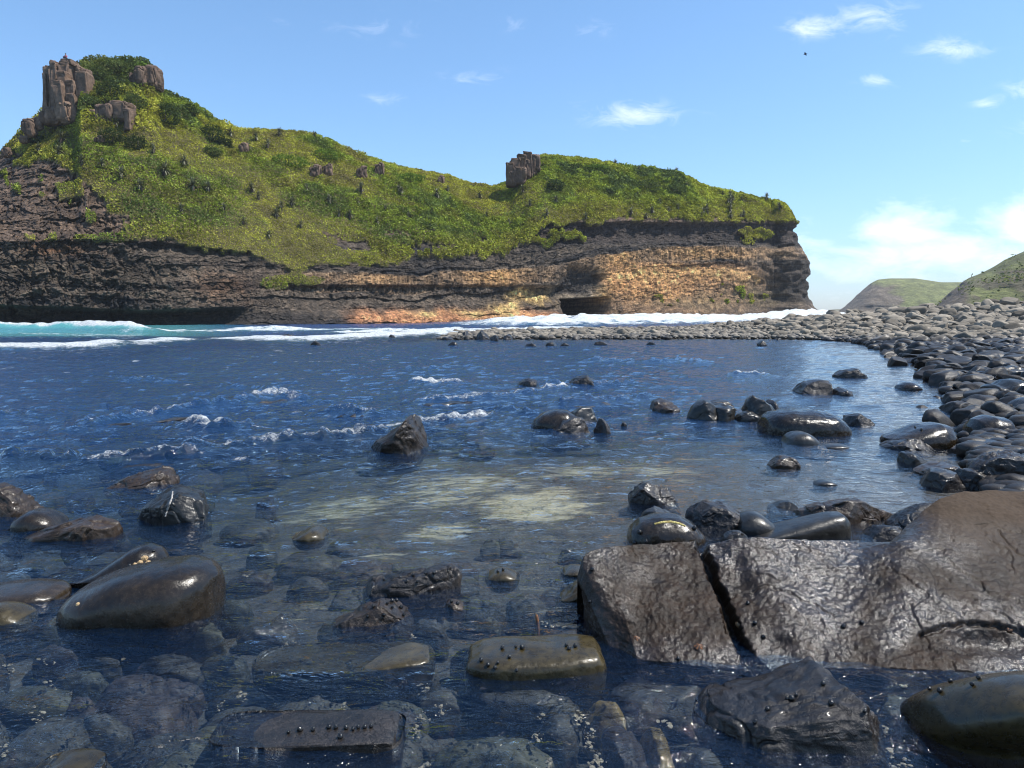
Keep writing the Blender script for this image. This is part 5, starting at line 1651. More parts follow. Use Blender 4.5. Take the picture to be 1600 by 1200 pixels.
YP = 150.0
crag('rock_pillar', 'tall jointed brown rock pillar at the left end of the summit, highest point on the left', YP, [
    (71, 82, 116, 190, 0.5, 3.0, {}), (75, 90, 106, 188, 1.2, 3.0, {}), (82, 99, 97, 186, 0.4, 3.5, dict(taper=0.1)),
    (94, 112, 113, 182, -0.6, 3.2, {}), (97, 119, 97, 176, 1.5, 4.0, dict(taper=0.12)), (104, 123, 128, 188, -1.0, 3.0, dict(lean=0.06)),
    (89, 108, 128, 192, -2.2, 3.0, dict(lean=-0.10)), (110, 126, 148, 192, -1.6, 2.6, dict(lean=-0.12)), (74, 98, 168, 196, -2.0, 3.0, dict(box=0.5)),
    (118, 132, 104, 170, 3.0, 3.0, {}), (96, 114, 160, 196, -2.6, 2.6, dict(box=0.5)), (100, 118, 95, 104, 1.5, 3.0, dict(rough=0.1))])
crag('rock_pillar', 'separate squared rock column leaning on the right side of the tall pillar', YP - 0.5, [
    (123, 143, 114, 160, 0, 3.0, dict(box=0.2, rough=0.12)), (125, 140, 108, 124, 0.8, 2.5, dict(box=0.5))])
for (a, b, c_, d, lab) in [(36, 56, 186, 216, 'upright boulder standing on the left shoulder skyline below the tall pillar'),
                           (52, 68, 184, 204, 'small rock between the upright shoulder boulder and the foot of the pillar'),
                           (62, 86, 174, 196, 'wide flat block at the left foot of the tall pillar'),
                           (32, 44, 212, 224, 'little pale block below the upright shoulder boulder'),
                           (4, 16, 230, 246, 'layered rock on the skyline at the far left picture edge')]:
    crag('boulder', lab, YP - 2 - (60 - a) * 0.06, [(a, b, c_, d, 0, (b - a) * 0.11, dict(box=0.55, rough=0.2))], 'boulder')


def crag_on(name, label, chunks, pick, oy=0.0):
    p, n = on_head(*pick)
    crag(name, label, p.y + oy, chunks)


crag_on('rock_outcrop', 'flat-topped brown rock block half hidden in bushes below the summit',
        [(156, 182, 164, 196, 0, 4, dict(box=0.4)), (176, 207, 160, 192, 0.6, 4, dict(box=0.35)), (142, 158, 172, 190, 0.8, 3, dict(box=0.5)), (196, 208, 172, 206, -0.3, 2.5, {})], (178, 188), -0.6)
crag_on('rock_outcrop', 'brown crag on the right shoulder of the summit above the bushes',
        [(214, 234, 106, 142, 0, 5, dict(box=0.5)), (228, 252, 104, 142, 1.2, 5, dict(box=0.5, taper=0.1)), (208, 222, 116, 140, 0.6, 4, dict(box=0.55))], (232, 138), 1.0)
crag_on('rock_outcrop', 'sheer columned red-brown crag at the left end of the second summit',
        [(791, 803, 256, 292, -0.6, 5, {}), (797, 812, 249, 290, 0.0, 5, dict(lean=0.05)), (806, 820, 243, 288, 0.4, 5, dict(lean=0.05)), (816, 832, 239, 280, 1.2, 5, dict(taper=0.1)), (824, 844, 243, 270, 2.2, 5, dict(box=0.4)), (800, 822, 262, 290, -1.6, 4, dict(box=0.35)), (794, 808, 268, 292, -1.8, 3, dict(box=0.35)), (798, 830, 250, 286, 0.9, 5, dict(box=0.3)), (812, 838, 244, 276, 1.6, 5, dict(box=0.3))], (812, 290), 1.0)
for (a, b, c_, d, lab) in [(586, 600, 254, 272, 'pale upright rock sticking out of the ridge slope, tallest of the small outcrops'),
                           (558, 574, 260, 276, 'cluster of brown rocks left of the pale upright ridge rock'),
                           (484, 502, 258, 274, 'brown rocks on the ridge slope farthest left of the small outcrops'),
                           (504, 520, 256, 272, 'brown rocks second from the left among the small ridge outcrops'),
                           (684, 694, 274, 284, 'small pale rock under the falling ridge line'),
                           (150, 164, 212, 220, 'pale flat stones in the grass below the flat-topped block'),
                           (374, 388, 224, 236, 'brown rocks on the slope right of the skyline trees')]:
    crag_on('rock_outcrop', lab, [(a, (a + b) / 2 + 2, c_ + 3, d + 4, 0, 2, dict(box=0.5)), ((a + b) / 2 - 2, b, c_, d + 4, 0.4, 2, dict(box=0.45))], ((a + b) / 2, d), -0.3)

# ------------------------------------------------------------------ a person sitting on the pillar
m_skin, t, out = new_mat('skin')
principled(t, out, Base_Color=(0.35, 0.20, 0.13), Roughness=0.6)
m_cloth, t, out = new_mat('pink_cloth')
principled(t, out, Base_Color=(0.50, 0.10, 0.17), Roughness=0.9)
m_dark, t, out = new_mat('dark_cloth')
principled(t, out, Base_Color=(0.02, 0.022, 0.035), Roughness=0.9)


def sk_body(name, pts, edges, radii, mat, parent=None):
    me = bpy.data.meshes.new(name)
    me.from_pydata(pts, edges, [])
    o = bpy.data.objects.new(name, me)
    col.objects.link(o)
    o.modifiers.new('skin', 'SKIN')
    sv = me.skin_vertices.new() if not me.skin_vertices else me.skin_vertices[0]
    for i, r_ in enumerate(radii):
        sv.data[i].radius = r_ if hasattr(r_, '__len__') else (r_, r_)
    sv.data[0].use_root = True
    s = o.modifiers.new('sub', 'SUBSURF')
    s.levels = s.render_levels = 2
    me.materials.append(mat)
    o.parent = parent
    return o


xq, zq = at_y(103, 93.2, YP + 1.2)
body_pts = [(0, 0, 0.16), (0, 0.02, 0.36), (0, 0.0, 0.58), (0, -0.01, 0.68), (0, -0.03, 0.78), (0, -0.04, 0.90),
            (0.19, 0, 0.60), (0.25, -0.08, 0.36), (0.16, -0.30, 0.30), (-0.19, 0, 0.60), (-0.25, -0.08, 0.36), (-0.14, -0.30, 0.30),
            (0.10, -0.06, 0.14), (0.14, -0.44, 0.40), (0.13, -0.44, 0.02), (0.13, -0.56, 0.0), (-0.10, -0.06, 0.14), (-0.15, -0.42, 0.40), (-0.13, -0.44, 0.02), (-0.13, -0.56, 0.0)]
body_e = [(0, 1), (1, 2), (2, 3), (3, 4), (4, 5), (2, 6), (6, 7), (7, 8), (2, 9), (9, 10), (10, 11), (0, 12), (12, 13), (13, 14), (14, 15), (0, 16), (16, 17), (17, 18), (18, 19)]
body_r = [0.15, 0.13, 0.14, 0.055, 0.085, 0.075, 0.06, 0.045, 0.035, 0.06, 0.045, 0.035, 0.09, 0.06, 0.045, 0.035, 0.09, 0.06, 0.045, 0.035]
pb = sk_body('person', body_pts, body_e, body_r, m_skin)
pb.location = (float(xq), YP + 1.2, float(zq) - 0.02)
pb.scale = (1.25,) * 3
tag(pb, 'person in a pink top and dark trousers sitting on top of the tall rock pillar', 'person')
sh = sk_body('shirt', body_pts[:3] + [body_pts[6], body_pts[7], body_pts[9], body_pts[10]], [(0, 1), (1, 2), (2, 3), (3, 4), (2, 5), (5, 6)], [0.17, 0.15, 0.16, 0.075, 0.058, 0.075, 0.058], m_cloth, pb)
tr_p = [body_pts[0]] + body_pts[12:15] + body_pts[16:19]
trs = sk_body('trousers', tr_p, [(0, 1), (1, 2), (2, 3), (0, 4), (4, 5), (5, 6)], [0.165, 0.105, 0.074, 0.056, 0.105, 0.074, 0.056], m_dark, pb)
vh, fh = ico(3)
hv = vh * np.array([0.098, 0.105, 0.10]) + np.array([0, -0.015, 0.89])
hv[:, 1] = np.where(vh[:, 2] < 0.1, np.maximum(hv[:, 1], -0.03), hv[:, 1])
np_mesh('hair', hv, fh, m_dark, parent=pb)

# ------------------------------------------------------------------ a bird in the sky
vb_, fb_ = ico(3)
bv = vb_ * np.array([0.045, 0.17, 0.045])
bx_, bz_ = at_y(1258.5, 84.5, 70.0)
wings = []
for s in (-1, 1):
    P_ = np.array([(0, 0.06, 0.0), (0, -0.07, 0.0), (s * 0.16, 0.09, 0.07), (s * 0.16, -0.04, 0.07), (s * 0.36, 0.02, 0.0), (s * 0.34, -0.03, 0.0)])
    P_ = np.concatenate([P_ + np.array([0, 0, 0.008]), P_ - np.array([0, 0, 0.008])])
    q = [(0, 1, 3, 2), (2, 3, 5, 4), (6, 8, 9, 7), (8, 10, 11, 9), (0, 2, 8, 6), (2, 4, 10, 8), (1, 7, 9, 3), (3, 9, 11, 5), (4, 5, 11, 10)]
    wings.append((P_, np.array(q)))
bird = np_mesh('bird', bv, fb_, m_dark)
bird.location = (float(bx_), 70.0, float(bz_))
bird.rotation_euler = (0, 0.1, 1.0)
tag(bird, 'small dark bird flying alone in the blue sky under the upper right clouds', 'bird')
Vw_, Fw_ = wings[0]
np_mesh('wing', Vw_, Fw_, m_dark, parent=bird)
Vw_, Fw_ = wings[1]
np_mesh('wing', Vw_, Fw_, m_dark, parent=bird)

# ------------------------------------------------------------------ far hills
m_hill, t, out = new_mat('hill_ground')
pos = t.new('ShaderNodeNewGeometry').outputs['Position']
ca = t.attr('Col')
n1 = t.noise(pos, 0.10, 8.0, 0.72)
n2 = t.noise(t.mapping(pos, (0.6, 0.6, 2.0)), 0.45, 7.0, 0.75)
c = t.mix(1.0, ca, t.ramp(n1, [(0.30, 0.6), (0.5, 1.0), (0.70, 1.45)]), 'MULTIPLY')
c = t.mix(1.0, c, t.ramp(n2, [(0.30, 0.45), (0.5, 1.0), (0.70, 1.55)]), 'MULTIPLY')
principled(t, out, Base_Color=c, Roughness=0.9, Normal=t.bump(t.math('ADD', n1, n2), 1.0, 2.5))

def hill(name, ridge_pts, Y0, D, mat_seed, rocky, ext_base=-4.0, nc=420, nr=150, conv=1.5):
    p = np.array(ridge_pts, float)
    pxh = np.linspace(p[0, 0], p[-1, 0], nc)
    rp = np.interp(pxh, p[:, 0], p[:, 1])
    kz_ = np.hanning(9)
    rp = np.convolve(np.pad(rp, 4, mode='edge'), kz_ / kz_.sum(), 'valid')
    yr = Y0 + D
    xr, zr = at_y(pxh, rp, yr)
    w = np.linspace(0, 1, nr)[:, None]
    yy_ = Y0 + D * (0.75 * w + 0.25 * w ** 4) + 0 * xr[None]
    zz_ = ext_base + (zr - ext_base)[None] * (1 - (1 - w) ** conv)
    xx_ = (xr / yr)[None] * yy_
    b = np.linspace(0, 1, 13)[1:, None]
    X_ = np.concatenate([xx_, (xr / yr)[None] * (yr + D * b)])
    Y_ = np.concatenate([yy_, yr + D * b + 0 * xr[None]])
    Z_ = np.concatenate([zz_, zr[None] * (1 - b) ** 1.3 + ext_base * b])
    hh = np.concatenate([w + 0 * xr[None], 1 + 0 * (b + xr[None])])
    PXh, PYh = proj(X_, Y_, Z_)
    rk = rocky(PXh, PYh, X_, Z_)
    s = D / 60.0
    n1_ = fbm(X_ * 0.05 / s, Y_ * 0.05 / s, Z_ * 0.12 / s, 4, mat_seed)
    st = vnoise(X_ * 0.02, 0, Z_ * 0.5 / s, mat_seed + 5)
    dsp = rk * s * (2.2 * n1_ + 1.6 * st + 1.2 * (1 - np.abs(vnoise(X_ * 0.12 / s, Y_ * 0.05 / s, Z_ * 0.03 / s, mat_seed + 6)))) * (hh < 1)
    Y_ = Y_ - dsp
    Z_ = Z_ + s * 0.7 * n1_ * (1 - rk) * np.clip(1.2 - hh, 0, 1)
    g_ = np.array([0.155, 0.165, 0.055]) * (1 + 0.35 * n1_)[..., None] * (1 + 0.25 * fbm(X_ * 0.3 / s, Y_ * 0.3 / s, Z_ * 0.3 / s, 3, mat_seed + 7))[..., None]
    r_ = np.array([0.125, 0.098, 0.070]) * (1 + 0.5 * fbm(X_ * 0.2 / s, Y_ * 0.2 / s, Z_ * 0.5 / s, 4, mat_seed + 8))[..., None]
    cc = g_ * (1 - rk[..., None]) + r_ * rk[..., None]
    tag(np_mesh(name, np.stack([X_, Y_, Z_], -1).reshape(-1, 3), grid_faces(*X_.shape), m_hill, attrs={'Col': np.clip(cc, 0.005, 1).reshape(-1, 3)}), kind='structure')
    return X_, Y_, Z_, rk


def rk_far(px, py, x, z):
    n_ = fbm(px * 0.05, py * 0.09, 0, 3, 600)
    left_ = sstep(1432, 1392, px + 34 * n_ + 0.4 * (py - 450)) * sstep(441, 450, py + 5 * n_ - 0.06 * (px - 1390))
    return np.clip(left_, 0, 1)


def rk_near(px, py, x, z):
    n_ = fbm(px * 0.04, py * 0.09, 0, 4, 610)
    a_ = sstep(0.0, 0.3, 0.25 + 0.6 * n_ - 0.02 * np.abs(py - 448)) * 0.75
    b_ = sstep(1525, 1500, px) * sstep(436, 442, py)
    c_ = np.exp(-((py - 425 + 0.05 * (px - 1580)) / 3.0) ** 2) * sstep(1550, 1570, px)
    return np.clip(np.maximum.reduce([a_ * sstep(418, 428, py), b_, c_]), 0, 1)


hill('far_hill', [(1306, 489), (1318, 481), (1328, 472), (1336, 465), (1348, 453), (1360, 443), (1372, 437), (1390, 435), (1430, 435), (1450, 438), (1470, 441), (1500, 441), (1540, 440), (1620, 436), (1760, 430)], 720, 120, 620, rk_far)
HG = hill('grassy_hill', [(1452, 486), (1466, 474), (1476, 464), (1486, 455), (1494, 450), (1504, 440), (1515, 434), (1530, 428), (1545, 421), (1556, 415), (1570, 406), (1584, 400), (1600, 393), (1650, 372), (1720, 350), (1900, 330), (2100, 320)], 270, 70, 640, rk_near)
gq = np.random.default_rng(71)
ii = gq.integers(2, 140, 6000)
jj = gq.integers(0, 330, 6000)
Pq = np.stack([HG[0][ii, jj], HG[1][ii, jj], HG[2][ii, jj]], -1)
dn = fbm(Pq[:, 0] * 0.06, Pq[:, 1] * 0.06, Pq[:, 2] * 0.06, 3, 660)
kq = (dn > 0.12) | (gq.uniform(0, 1, 6000) < 0.06)
Pq = Pq[kq] + gq.normal(0, 0.5, (int(kq.sum()), 3))
Vq, Fq = leaf_quads(Pq, gq.uniform(0.4, 0.95, len(Pq)), gq, 0.7)
cq = np.array([0.13, 0.15, 0.05]) * (0.5 + gq.uniform(0, 1, (len(Pq), 1)))
tag(np_mesh('hill_scrub', Vq, Fq, m_leaf, smooth=False, attrs={'Col': np.repeat(cq, 4, 0)}), kind='stuff')
hill('distant_headland', [(1276, 489), (1288, 485), (1306, 483), (1324, 483), (1345, 485), (1370, 487)], 1500, 120, 660, lambda px, py, x, z: 0.6 + 0 * px, nc=120, nr=40)

# ------------------------------------------------------------------ stones lying under the clear water in front
def drowned(px0, px1, py0, py1, label, seed, tone=None, ztop=-0.05, ang=2):
    zb = -0.30
    xa, ya = at_z(0.5 * (px0 + px1), py1, ztop - 0.05)
    xb, yb2 = at_z(0.5 * (px0 + px1), py0, ztop - 0.02)
    w = (px1 - px0) / F_PX * float(0.5 * (ya + yb2)) * 0.5
    L = max(0.06, float(yb2 - ya) * 0.5)
    v, f = boulder_mesh(seed, 5, ang)
    v = v / np.abs(v).max(0)
    g = np.random.default_rng(seed)
    h = (ztop - zb) * 0.62
    v = v * np.array([w * 1.05, L * 1.08, h])
    v = v + 0.006 * fbm(v[:, 0] * 22 + seed, v[:, 1] * 22, v[:, 2] * 22, 3, seed)[:, None]
    o = np_mesh('drowned_stone', v, f, tone or M_SUBM)
    o.location = (float(0.5 * (xa + xb)), float(0.5 * (ya + yb2)), ztop - h)
    o.rotation_euler = (0, 0, float(g.uniform(-0.15, 0.15)))
    tag(o, label, 'stone', 'stones under the shallow water')


M_RED = rock_mat('red_drowned_stone', (0.020, 0.014, 0.010), (0.060, 0.040, 0.028), (0.5, 0.7), 0.0, 0.9, 2.6)
M_GOLD = rock_mat('golden_weed_stone', (0.06, 0.035, 0.008), (0.22, 0.14, 0.035), (0.5, 0.7), 0.0, 1.0, 4.0)
M_OLV = rock_mat('olive_drowned_stone', (0.022, 0.020, 0.011), (0.066, 0.058, 0.032), (0.5, 0.7), 0.0, 0.9, 2.6)
for i, (a, b, c_, d, lab, mt) in enumerate([
    (10, 178, 1105, 1192, 'broad blue-grey stone under water in the bottom left corner', M_SUBM), (212, 392, 1122, 1215, 'largest grey-olive stone under water left of the black block', M_OLV),
    (168, 296, 1076, 1136, 'long reddish stone under water on the bottom left', M_RED), (150, 262, 1044, 1096, 'rounded stone under water with a rusty left end, above the long reddish one', M_RED),
    (318, 392, 1112, 1165, 'plain grey stone under water touching the black block on its left', M_SUBM), (418, 562, 1086, 1140, 'flat blue-grey stone under water just behind the black block', M_SUBM),
    (556, 664, 1096, 1140, 'purple-red knobbly stone under water behind the right end of the black block', M_RED), (660, 872, 1136, 1215, 'very broad grey-green stone under water at the bottom middle', M_OLV),
    (838, 908, 1106, 1156, 'roundish grey stone under water right of the bottom middle', M_SUBM), (930, 1012, 1122, 1212, 'purple-brown stone under water beside the golden weed strip', M_RED),
    (726, 906, 1052, 1104, 'wide grey stone under water against the front of the flat olive rock', M_SUBM), (586, 662, 1146, 1205, 'dark stone under water touching the right end of the black block', M_SUBM),
    (1318, 1392, 1150, 1212, 'dark purple stone under water among shell grit at the bottom right', M_RED), (1392, 1446, 1156, 1192, 'small green-grey stone under water left of the corner boulder', M_OLV),
    (1056, 1140, 1148, 1215, 'grey stone under water right of the golden weed strip', M_SUBM), (400, 560, 1046, 1084, 'smooth blue stone under sliding water below the broad brown rock', M_SUBM),
    (560, 690, 1036, 1066, 'flat blue stone under sliding water left of the flat olive rock', M_SUBM), (950, 1150, 1040, 1112, 'grey ledge under glittering water at the foot of the slab', M_SUBM),
    (1110, 1300, 1030, 1076, 'dark ledge under shallow water along the foot of the slab', M_SUBM), (1300, 1460, 1030, 1080, 'brown ledge under shallow water between slab and corner boulder', M_OLV),
    (910, 990, 1092, 1126, 'flat stone coated in golden weed under water at the left foot of the slab', M_GOLD), (998, 1054, 1116, 1215, 'long narrow stone coated in golden weed under water at the bottom edge', M_GOLD),
    (1360, 1440, 1080, 1130, 'olive stone under water between the drowned brown rock and the corner boulder', M_OLV)]):
    drowned(a, b, c_, d, lab, 700 + i, mt, -0.035 - 0.05 * ((i * 37) % 10) / 10)
gd = np.random.default_rng(33)
placed = []
tries = 0
while len(placed) < 150 and tries < 6000:
    tries += 1
    py = float(gd.uniform(620, 1190))
    px = float(gd.uniform(-60, 900))
    hw_ = float(gd.uniform(20, 62)) * (0.12 + (py - 492) / 520)
    if 430 < px and 690 < py < 840:
        continue
    if any(abs(px - a) < 0.7 * (hw_ + b) and abs(py - c_) < 0.32 * (hw_ + b) for a, c_, b in placed):
        continue
    placed.append((px, py, hw_))
    drowned(px - hw_, px + hw_, py - 0.30 * hw_, py + 0.30 * hw_, 'dark drowned stone lying among others under the shallow water in front', 740 + len(placed) % 9,
            (M_SUBM, M_SUBM, M_OLV, M_RED)[int(gd.integers(0, 4))], float(gd.uniform(-0.14, -0.03)), int(gd.integers(0, 4)))

# pale shell grit caught between the stones
m_shell, t, out = new_mat('shell_grit')
pos = t.new('ShaderNodeNewGeometry').outputs['Position']
principled(t, out, Base_Color=t.ramp(t.noise(pos, 55.0, 2.0), [(0.3, (0.14, 0.10, 0.06)), (0.6, (0.32, 0.25, 0.16))]), Roughness=0.8)
GR = [(16, 1036, 14, 7, 20), (70, 1024, 14, 5, 10), (76, 1066, 12, 10, 16), (110, 1076, 8, 6, 12), (60, 1110, 10, 14, 14), (10, 1160, 14, 22, 20), (196, 1022, 8, 3, 8), (380, 1078, 12, 8, 16),
      (345, 1092, 12, 9, 12), (492, 1091, 10, 6, 18), (535, 1096, 6, 5, 10), (560, 1106, 10, 8, 18), (664, 1066, 14, 10, 24), (690, 1098, 12, 8, 18), (660, 1112, 16, 8, 24), (648, 1132, 8, 14, 16),
      (845, 1112, 6, 5, 12), (838, 1144, 12, 10, 22), (858, 1182, 8, 8, 16), (905, 1110, 14, 10, 30), (920, 1142, 10, 22, 40), (932, 1180, 12, 18, 40), (1040, 1120, 16, 6, 14),
      (1385, 1132, 8, 8, 22), (1365, 1156, 10, 12, 36), (1340, 1180, 14, 14, 46), (1400, 1190, 30, 10, 60), (1390, 1165, 6, 6, 18), (1310, 1196, 20, 8, 30), (1416, 1064, 8, 5, 8), (660, 1190, 12, 8, 14),
      (300, 905, 10, 5, 8), (385, 893, 14, 4, 8), (640, 985, 12, 5, 10), (870, 968, 30, 6, 30), (455, 1000, 20, 6, 16), (560, 905, 10, 4, 6), (440, 1010, 10, 5, 8), (1160, 1060, 16, 8, 10)]
parts = []
l1 = [boulder_mesh(900 + i, 1, 2) for i in range(5)]
for (px, py, wx_, wy_, n) in GR:
    for _ in range(int(n * 0.9)):
        a, b = gd.normal(0, 0.45, 2)
        x, y = at_z(px + a * wx_, py + b * wy_, -0.05)
        v, f = l1[int(gd.integers(0, 5))]
        r = 0.003 + 0.013 * float(gd.uniform(0, 1)) ** 2.2
        Mz = np.array(Matrix.Rotation(float(gd.uniform(0, 6.28)), 3, 'Z') @ Matrix.Rotation(float(gd.normal(0, .4)), 3, 'X'))
        parts.append(((v * r * np.array([1, 1, 0.6])) @ Mz.T + np.array([float(x), float(y), -0.075 + float(gd.uniform(-0.02, 0.012))]), f))
Vg, Fg = join(parts)
tag(np_mesh('shell_grit', Vg, Fg, m_shell, smooth=False), kind='stuff')

# ------------------------------------------------------------------ sea snails, limpets, weed
BV = {}


def hit(lab, px, py):
    if lab not in BV:
        V_, F_, o_ = ROCKS[lab]
        BV[lab] = bvh_of(V_, F_)
    dx, dyy, dz = ray(px, py)
    h = BV[lab].ray_cast(Vector((0, 0, CAM_H)), Vector((float(dx), float(dyy), float(dz))).normalized())
    return h[0], h[1]


m_snail, t, out = new_mat('snail_shell')
tcn = t.new('ShaderNodeTexCoord').outputs['Object']
principled(t, out, Base_Color=t.ramp(t.noise(tcn, 160.0, 2.0), [(0.4, (0.006, 0.006, 0.007)), (0.75, (0.03, 0.028, 0.026))]), Roughness=0.25)
m_limp, t, out = new_mat('limpet_shell')
tcn = t.new('ShaderNodeTexCoord').outputs['Object']
ca = t.attr('Col')
principled(t, out, Base_Color=t.mix(1.0, ca, t.ramp(t.noise(tcn, 120.0, 2.0), [(0.3, 0.6), (0.7, 1.3)]), 'MULTIPLY'), Roughness=0.5)
v, f = ico(3)
th = np.arctan2(v[:, 1], v[:, 0])
sn = v * np.array([1, 0.9, 0.85])
sn[:, 2] += 0.35 * np.clip(v[:, 2], 0, 1) ** 3
sn *= (1 - 0.10 * np.exp(-((((v[:, 2] * 2.2 + th / (2 * math.pi)) % 1.0) - 0.5) / 0.16) ** 2))[:, None]
snm = np_mesh('snail', sn * 0.0105, f, m_snail, link=False)
snail_me = snm.data
bpy.data.objects.remove(snm)
SN = {
    'black block with a row of snails along its top, at the bottom picture edge': ('the black block at the bottom edge', [(451, 1146), (469, 1142), (489, 1142), (514, 1138), (525, 1138), (541, 1139), (552, 1141), (532, 1153), (560, 1138), (570, 1138), (580, 1137), (357, 1156), (366, 1153)]),
    'flat-topped olive rock with a wet glint and snails, at water level left of the slab': ('the flat olive rock by the slab', [(752, 1033), (763, 1040), (778, 1037), (774, 1044), (807, 1047), (785, 1014), (806, 1012), (816, 1013), (885, 1010), (889, 1015), (899, 1011), (796, 1028)]),
    'dark brown rock with snails clustered on its peak, below the long knobbly rock': ('the peaked brown rock in the near water', [(612, 940), (619, 939), (612, 950), (626, 950), (584, 948), (604, 944), (600, 960), (630, 962), (575, 962)]),
    'long low knobbly rock dotted with snails, in the centre of the near water': ('the long low knobbly rock', [(626, 902), (646, 899), (666, 896), (678, 895), (652, 908), (636, 908), (566, 914), (600, 906), (700, 892)]),
    'slab': ('the big split slab', [(1169, 944), (1180, 974), (1192, 996), (1317, 980), (1346, 974), (1248, 1040), (925, 890), (922, 940), (1060, 1030)]),
    'drowned brown rock with glittering patches in front of the big slab': ('the drowned brown rock before the slab', [(1286, 1070), (1244, 1086), (1230, 1091), (1350, 1112), (1238, 1092), (1300, 1100), (1200, 1110), (1180, 1130), (1330, 1080)]),
    'smooth olive boulder with a black shaded underside in the bottom right corner': ('the smooth corner boulder', [(1491, 1044), (1486, 1066), (1470, 1081), (1530, 1061), (1520, 1071), (1573, 1027), (1454, 1078)]),
    'small olive rock top standing alone right of the long knobbly rock': ('the small lone olive rock', [(786, 891), (778, 894)]),
    'tiny brown rock tip right of the snail-topped brown rock': ('the tiny brown rock tip', [(706, 941), (714, 944)]),
    'dark round boulder with a yellow weed streak, behind the left end of the slab': ('the yellow-streaked boulder', [(992, 848), (1010, 846), (1000, 832), (1084, 826)]),
    'smooth long boulder sloping down to the left, right of the whale-backed boulder': ('the smooth sloping boulder on the right', [(1430, 668), (1440, 672)]),
    'long smooth tapering boulder with pale limpets, behind the largest left boulder': ('the long tapering left boulder', [(203, 884), (240, 862)]),
}
for lab, (where, pts) in SN.items():
    for (px, py) in pts:
        p, n = hit(lab, px, py)
        if p is None:
            continue
        o = bpy.data.objects.new('snail', snail_me)
        o.location = p + n * 0.006
        o.rotation_euler = (float(gd.normal(0, .4)), float(gd.normal(0, .4)), float(gd.uniform(0, 6.28)))
        s = float(gd.uniform(0.7, 1.2)) * (1 if p.y < 4.5 else 1.6)
        o.scale = (s, s, s)
        col.objects.link(o)
        tag(o, 'small glossy black sea snail on ' + where, 'snail', 'sea snails on ' + where)


def limpet_mesh(ca_, cb_):
    nA, nR = 48, 9
    a = np.linspace(0, 2 * math.pi, nA, endpoint=False)
    r = np.linspace(1, 0.0, nR)
    rr_, aa = np.meshgrid(r, a, indexing='ij')
    rib = 1 + 0.07 * np.cos(aa * 11) * rr_
    V_ = np.stack([np.cos(aa) * rr_ * rib, 0.8 * np.sin(aa) * rr_ * rib, 0.6 * (1 - rr_ ** 1.5) + 0.03 * np.cos(aa * 11) * rr_], -1).reshape(-1, 3)
    F_ = [(i * nA + j, i * nA + (j + 1) % nA, (i + 1) * nA + (j + 1) % nA, (i + 1) * nA + j) for i in range(nR - 1) for j in range(nA)]
    m_ = (0.5 + 0.5 * np.cos(aa * 5.5)).reshape(-1, 1) * (rr_.reshape(-1, 1) > 0.2)
    return V_, np.array(F_), np.array(ca_) * (1 - m_) + np.array(cb_) * m_


for (lab, px, py, r, kind_, lb) in [
    ('slab', 994, 997, 0.020, 0, 'striped brown limpet on the slab face, left of the dark split, nearest its left end'),
    ('slab', 1092, 1010, 0.023, 0, 'striped brown limpet low on the slab face, next to the dark split'),
    ('slab', 1153, 977, 0.020, 1, 'tan limpet sitting in the dark split of the slab'),
    ('slab', 1575, 985, 0.020, 0, 'brown limpet in the curved crack at the right edge of the slab'),
    ('long smooth tapering boulder with pale limpets, behind the largest left boulder', 226, 872, 0.022, 2, 'pale limpet, highest of the cluster on the tapering boulder'),
    ('long smooth tapering boulder with pale limpets, behind the largest left boulder', 219, 879, 0.018, 2, 'pale limpet in the middle of the cluster on the tapering boulder'),
    ('long smooth tapering boulder with pale limpets, behind the largest left boulder', 232, 879, 0.018, 2, 'pale limpet, right end of the cluster on the tapering boulder'),
    ('long smooth tapering boulder with pale limpets, behind the largest left boulder', 211, 882, 0.015, 2, 'small pale limpet, left end of the cluster on the tapering boulder'),
    ('largest boulder on the left of the pool, smooth, rounded and brown with a bright glint', 121, 944, 0.016, 2, 'single pale limpet at the left tip of the largest left boulder')]:
    p, n = hit(lab, px, py)
    if p is None:
        continue
    V_, F_, C_ = limpet_mesh(*[((0.20, 0.085, 0.03), (0.02, 0.012, 0.008)), ((0.34, 0.20, 0.09), (0.12, 0.06, 0.03)), ((0.50, 0.36, 0.18), (0.26, 0.16, 0.08))][kind_])
    o = np_mesh('limpet', V_ * r, F_, m_limp, attrs={'Col': C_})
    o.location = p - n * 0.002
    o.rotation_euler = n.to_track_quat('Z', 'Y').to_euler()
    tag(o, lb, 'limpet', 'limpets on the rocks')


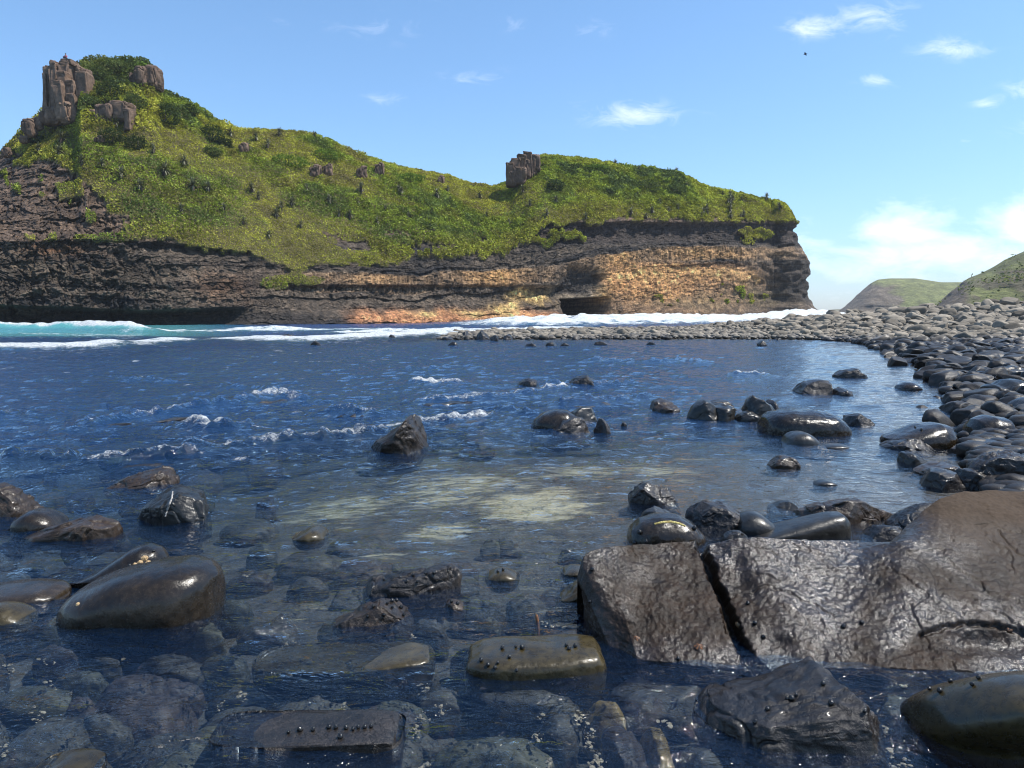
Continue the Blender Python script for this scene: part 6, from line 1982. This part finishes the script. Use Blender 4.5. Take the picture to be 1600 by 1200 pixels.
def ribbon(name, lab, pts, wid, mat, parent=None):
    """a raised irregular strip lying on a rock's surface"""
    fine = []
    for i in range(len(pts) - 1):
        for k in range(8):
            u = k / 8
            fine.append((pts[i][0] * (1 - u) + pts[i + 1][0] * u, pts[i][1] * (1 - u) + pts[i + 1][1] * u))
    rows_ = []
    for i, (px, py) in enumerate(fine):
        p, n = hit(lab, px, py)
        if p is None:
            continue
        rows_.append((np.array(p), np.array(n)))
    V_, F_ = [], []
    for i, (p, n) in enumerate(rows_):
        d = rows_[min(i + 1, len(rows_) - 1)][0] - rows_[max(i - 1, 0)][0]
        s = np.cross(n, d)
        s /= np.linalg.norm(s) + 1e-9
        w = wid * (0.5 + 0.8 * abs(math.sin(i * 1.7)) * (0.4 + 0.6 * math.sin(math.pi * (i + 0.5) / len(rows_))))
        for a, h in ((-1, -0.004), (-0.6, 0.004), (0, 0.006), (0.6, 0.004), (1, -0.004)):
            V_.append(p + s * w * a + n * h)
    for i in range(len(rows_) - 1):
        for k in range(4):
            F_.append((i * 5 + k, i * 5 + k + 1, i * 5 + k + 6, i * 5 + k + 5))
    V_ = np.array(V_)
    base = np.array(parent.location) if parent is not None else V_.mean(0)
    o = np_mesh(name, V_ - base, np.array(F_), mat, parent=parent)
    if parent is None:
        o.location = base
    return o


m_weed, t, out = new_mat('yellow_weed')
tcn = t.new('ShaderNodeTexCoord').outputs['Object']
nn = t.noise(tcn, 60.0, 3.0)
principled(t, out, Base_Color=t.ramp(nn, [(0.35, (0.22, 0.16, 0.03)), (0.65, (0.50, 0.42, 0.14))]), Roughness=0.6, Normal=t.bump(nn, 1.0, 0.01))
lab = 'dark round boulder with a yellow weed streak, behind the left end of the slab'
tag(ribbon('seaweed', lab, [(1022, 819), (1034, 816), (1048, 815), (1062, 818), (1072, 823)], 0.012, m_weed), 'ragged yellow seaweed strip draped over the round boulder behind the slab', 'seaweed')
m_vein, t, out = new_mat('pale_vein')
tcn = t.new('ShaderNodeTexCoord').outputs['Object']
principled(t, out, Base_Color=t.ramp(t.noise(tcn, 40.0, 3.0), [(0.35, (0.10, 0.09, 0.08)), (0.65, (0.45, 0.42, 0.38))]), Roughness=0.35)
lab = 'dark pyramid-shaped rock with a pale streak down its face'
ribbon('pale_vein', lab, [(270, 768), (268, 780), (262, 795), (258, 808)], 0.010, m_vein, ROCKS[lab][2])

m_stick, t, out = new_mat('stick')
tcn = t.new('ShaderNodeTexCoord').outputs['Object']
principled(t, out, Base_Color=t.ramp(t.noise(tcn, 30.0, 3.0), [(0.3, (0.12, 0.05, 0.02)), (0.7, (0.30, 0.14, 0.06))]), Roughness=0.5)
xq, yq = at_z(840, 978)
Vs_, Fs_ = tube([(0, 0, -0.24), (0.004, 0, -0.05), (0.0, 0, 0.02), (-0.006, 0, 0.055), (-0.007, 0, 0.062)], (0.010, 0.010, 0.009, 0.008, 0.003), 10)
so = np_mesh('stick', Vs_, Fs_, m_stick)
so.location = (float(xq), float(yq), 0)
tag(so, 'short reddish stick poking upright out of the near water', 'stick')
# ------------------------------------------------------------------ sea air
hz_me = bpy.data.meshes.new('haze')
xa, xb_, ya, yb_, za, zb = -700, 1700, -30, 2000, -9, 95
hz_me.from_pydata([(x, y, z) for z in (za, zb) for y in (ya, yb_) for x in (xa, xb_)], [],
                  [(0, 2, 3, 1), (4, 5, 7, 6), (0, 1, 5, 4), (2, 6, 7, 3), (0, 4, 6, 2), (1, 3, 7, 5)])
m_haze, t, out = new_mat('haze')
pv = t.new('ShaderNodeVolumePrincipled')
pv.inputs['Color'].default_value = (0.86, 0.92, 1.0, 1)
pv.inputs['Density'].default_value = 0.00013
t.l.new(pv.outputs[0], out.inputs['Volume'])
hz_me.materials.append(m_haze)
hz_o = bpy.data.objects.new('haze', hz_me)
col.objects.link(hz_o)
tag(hz_o, kind='stuff')
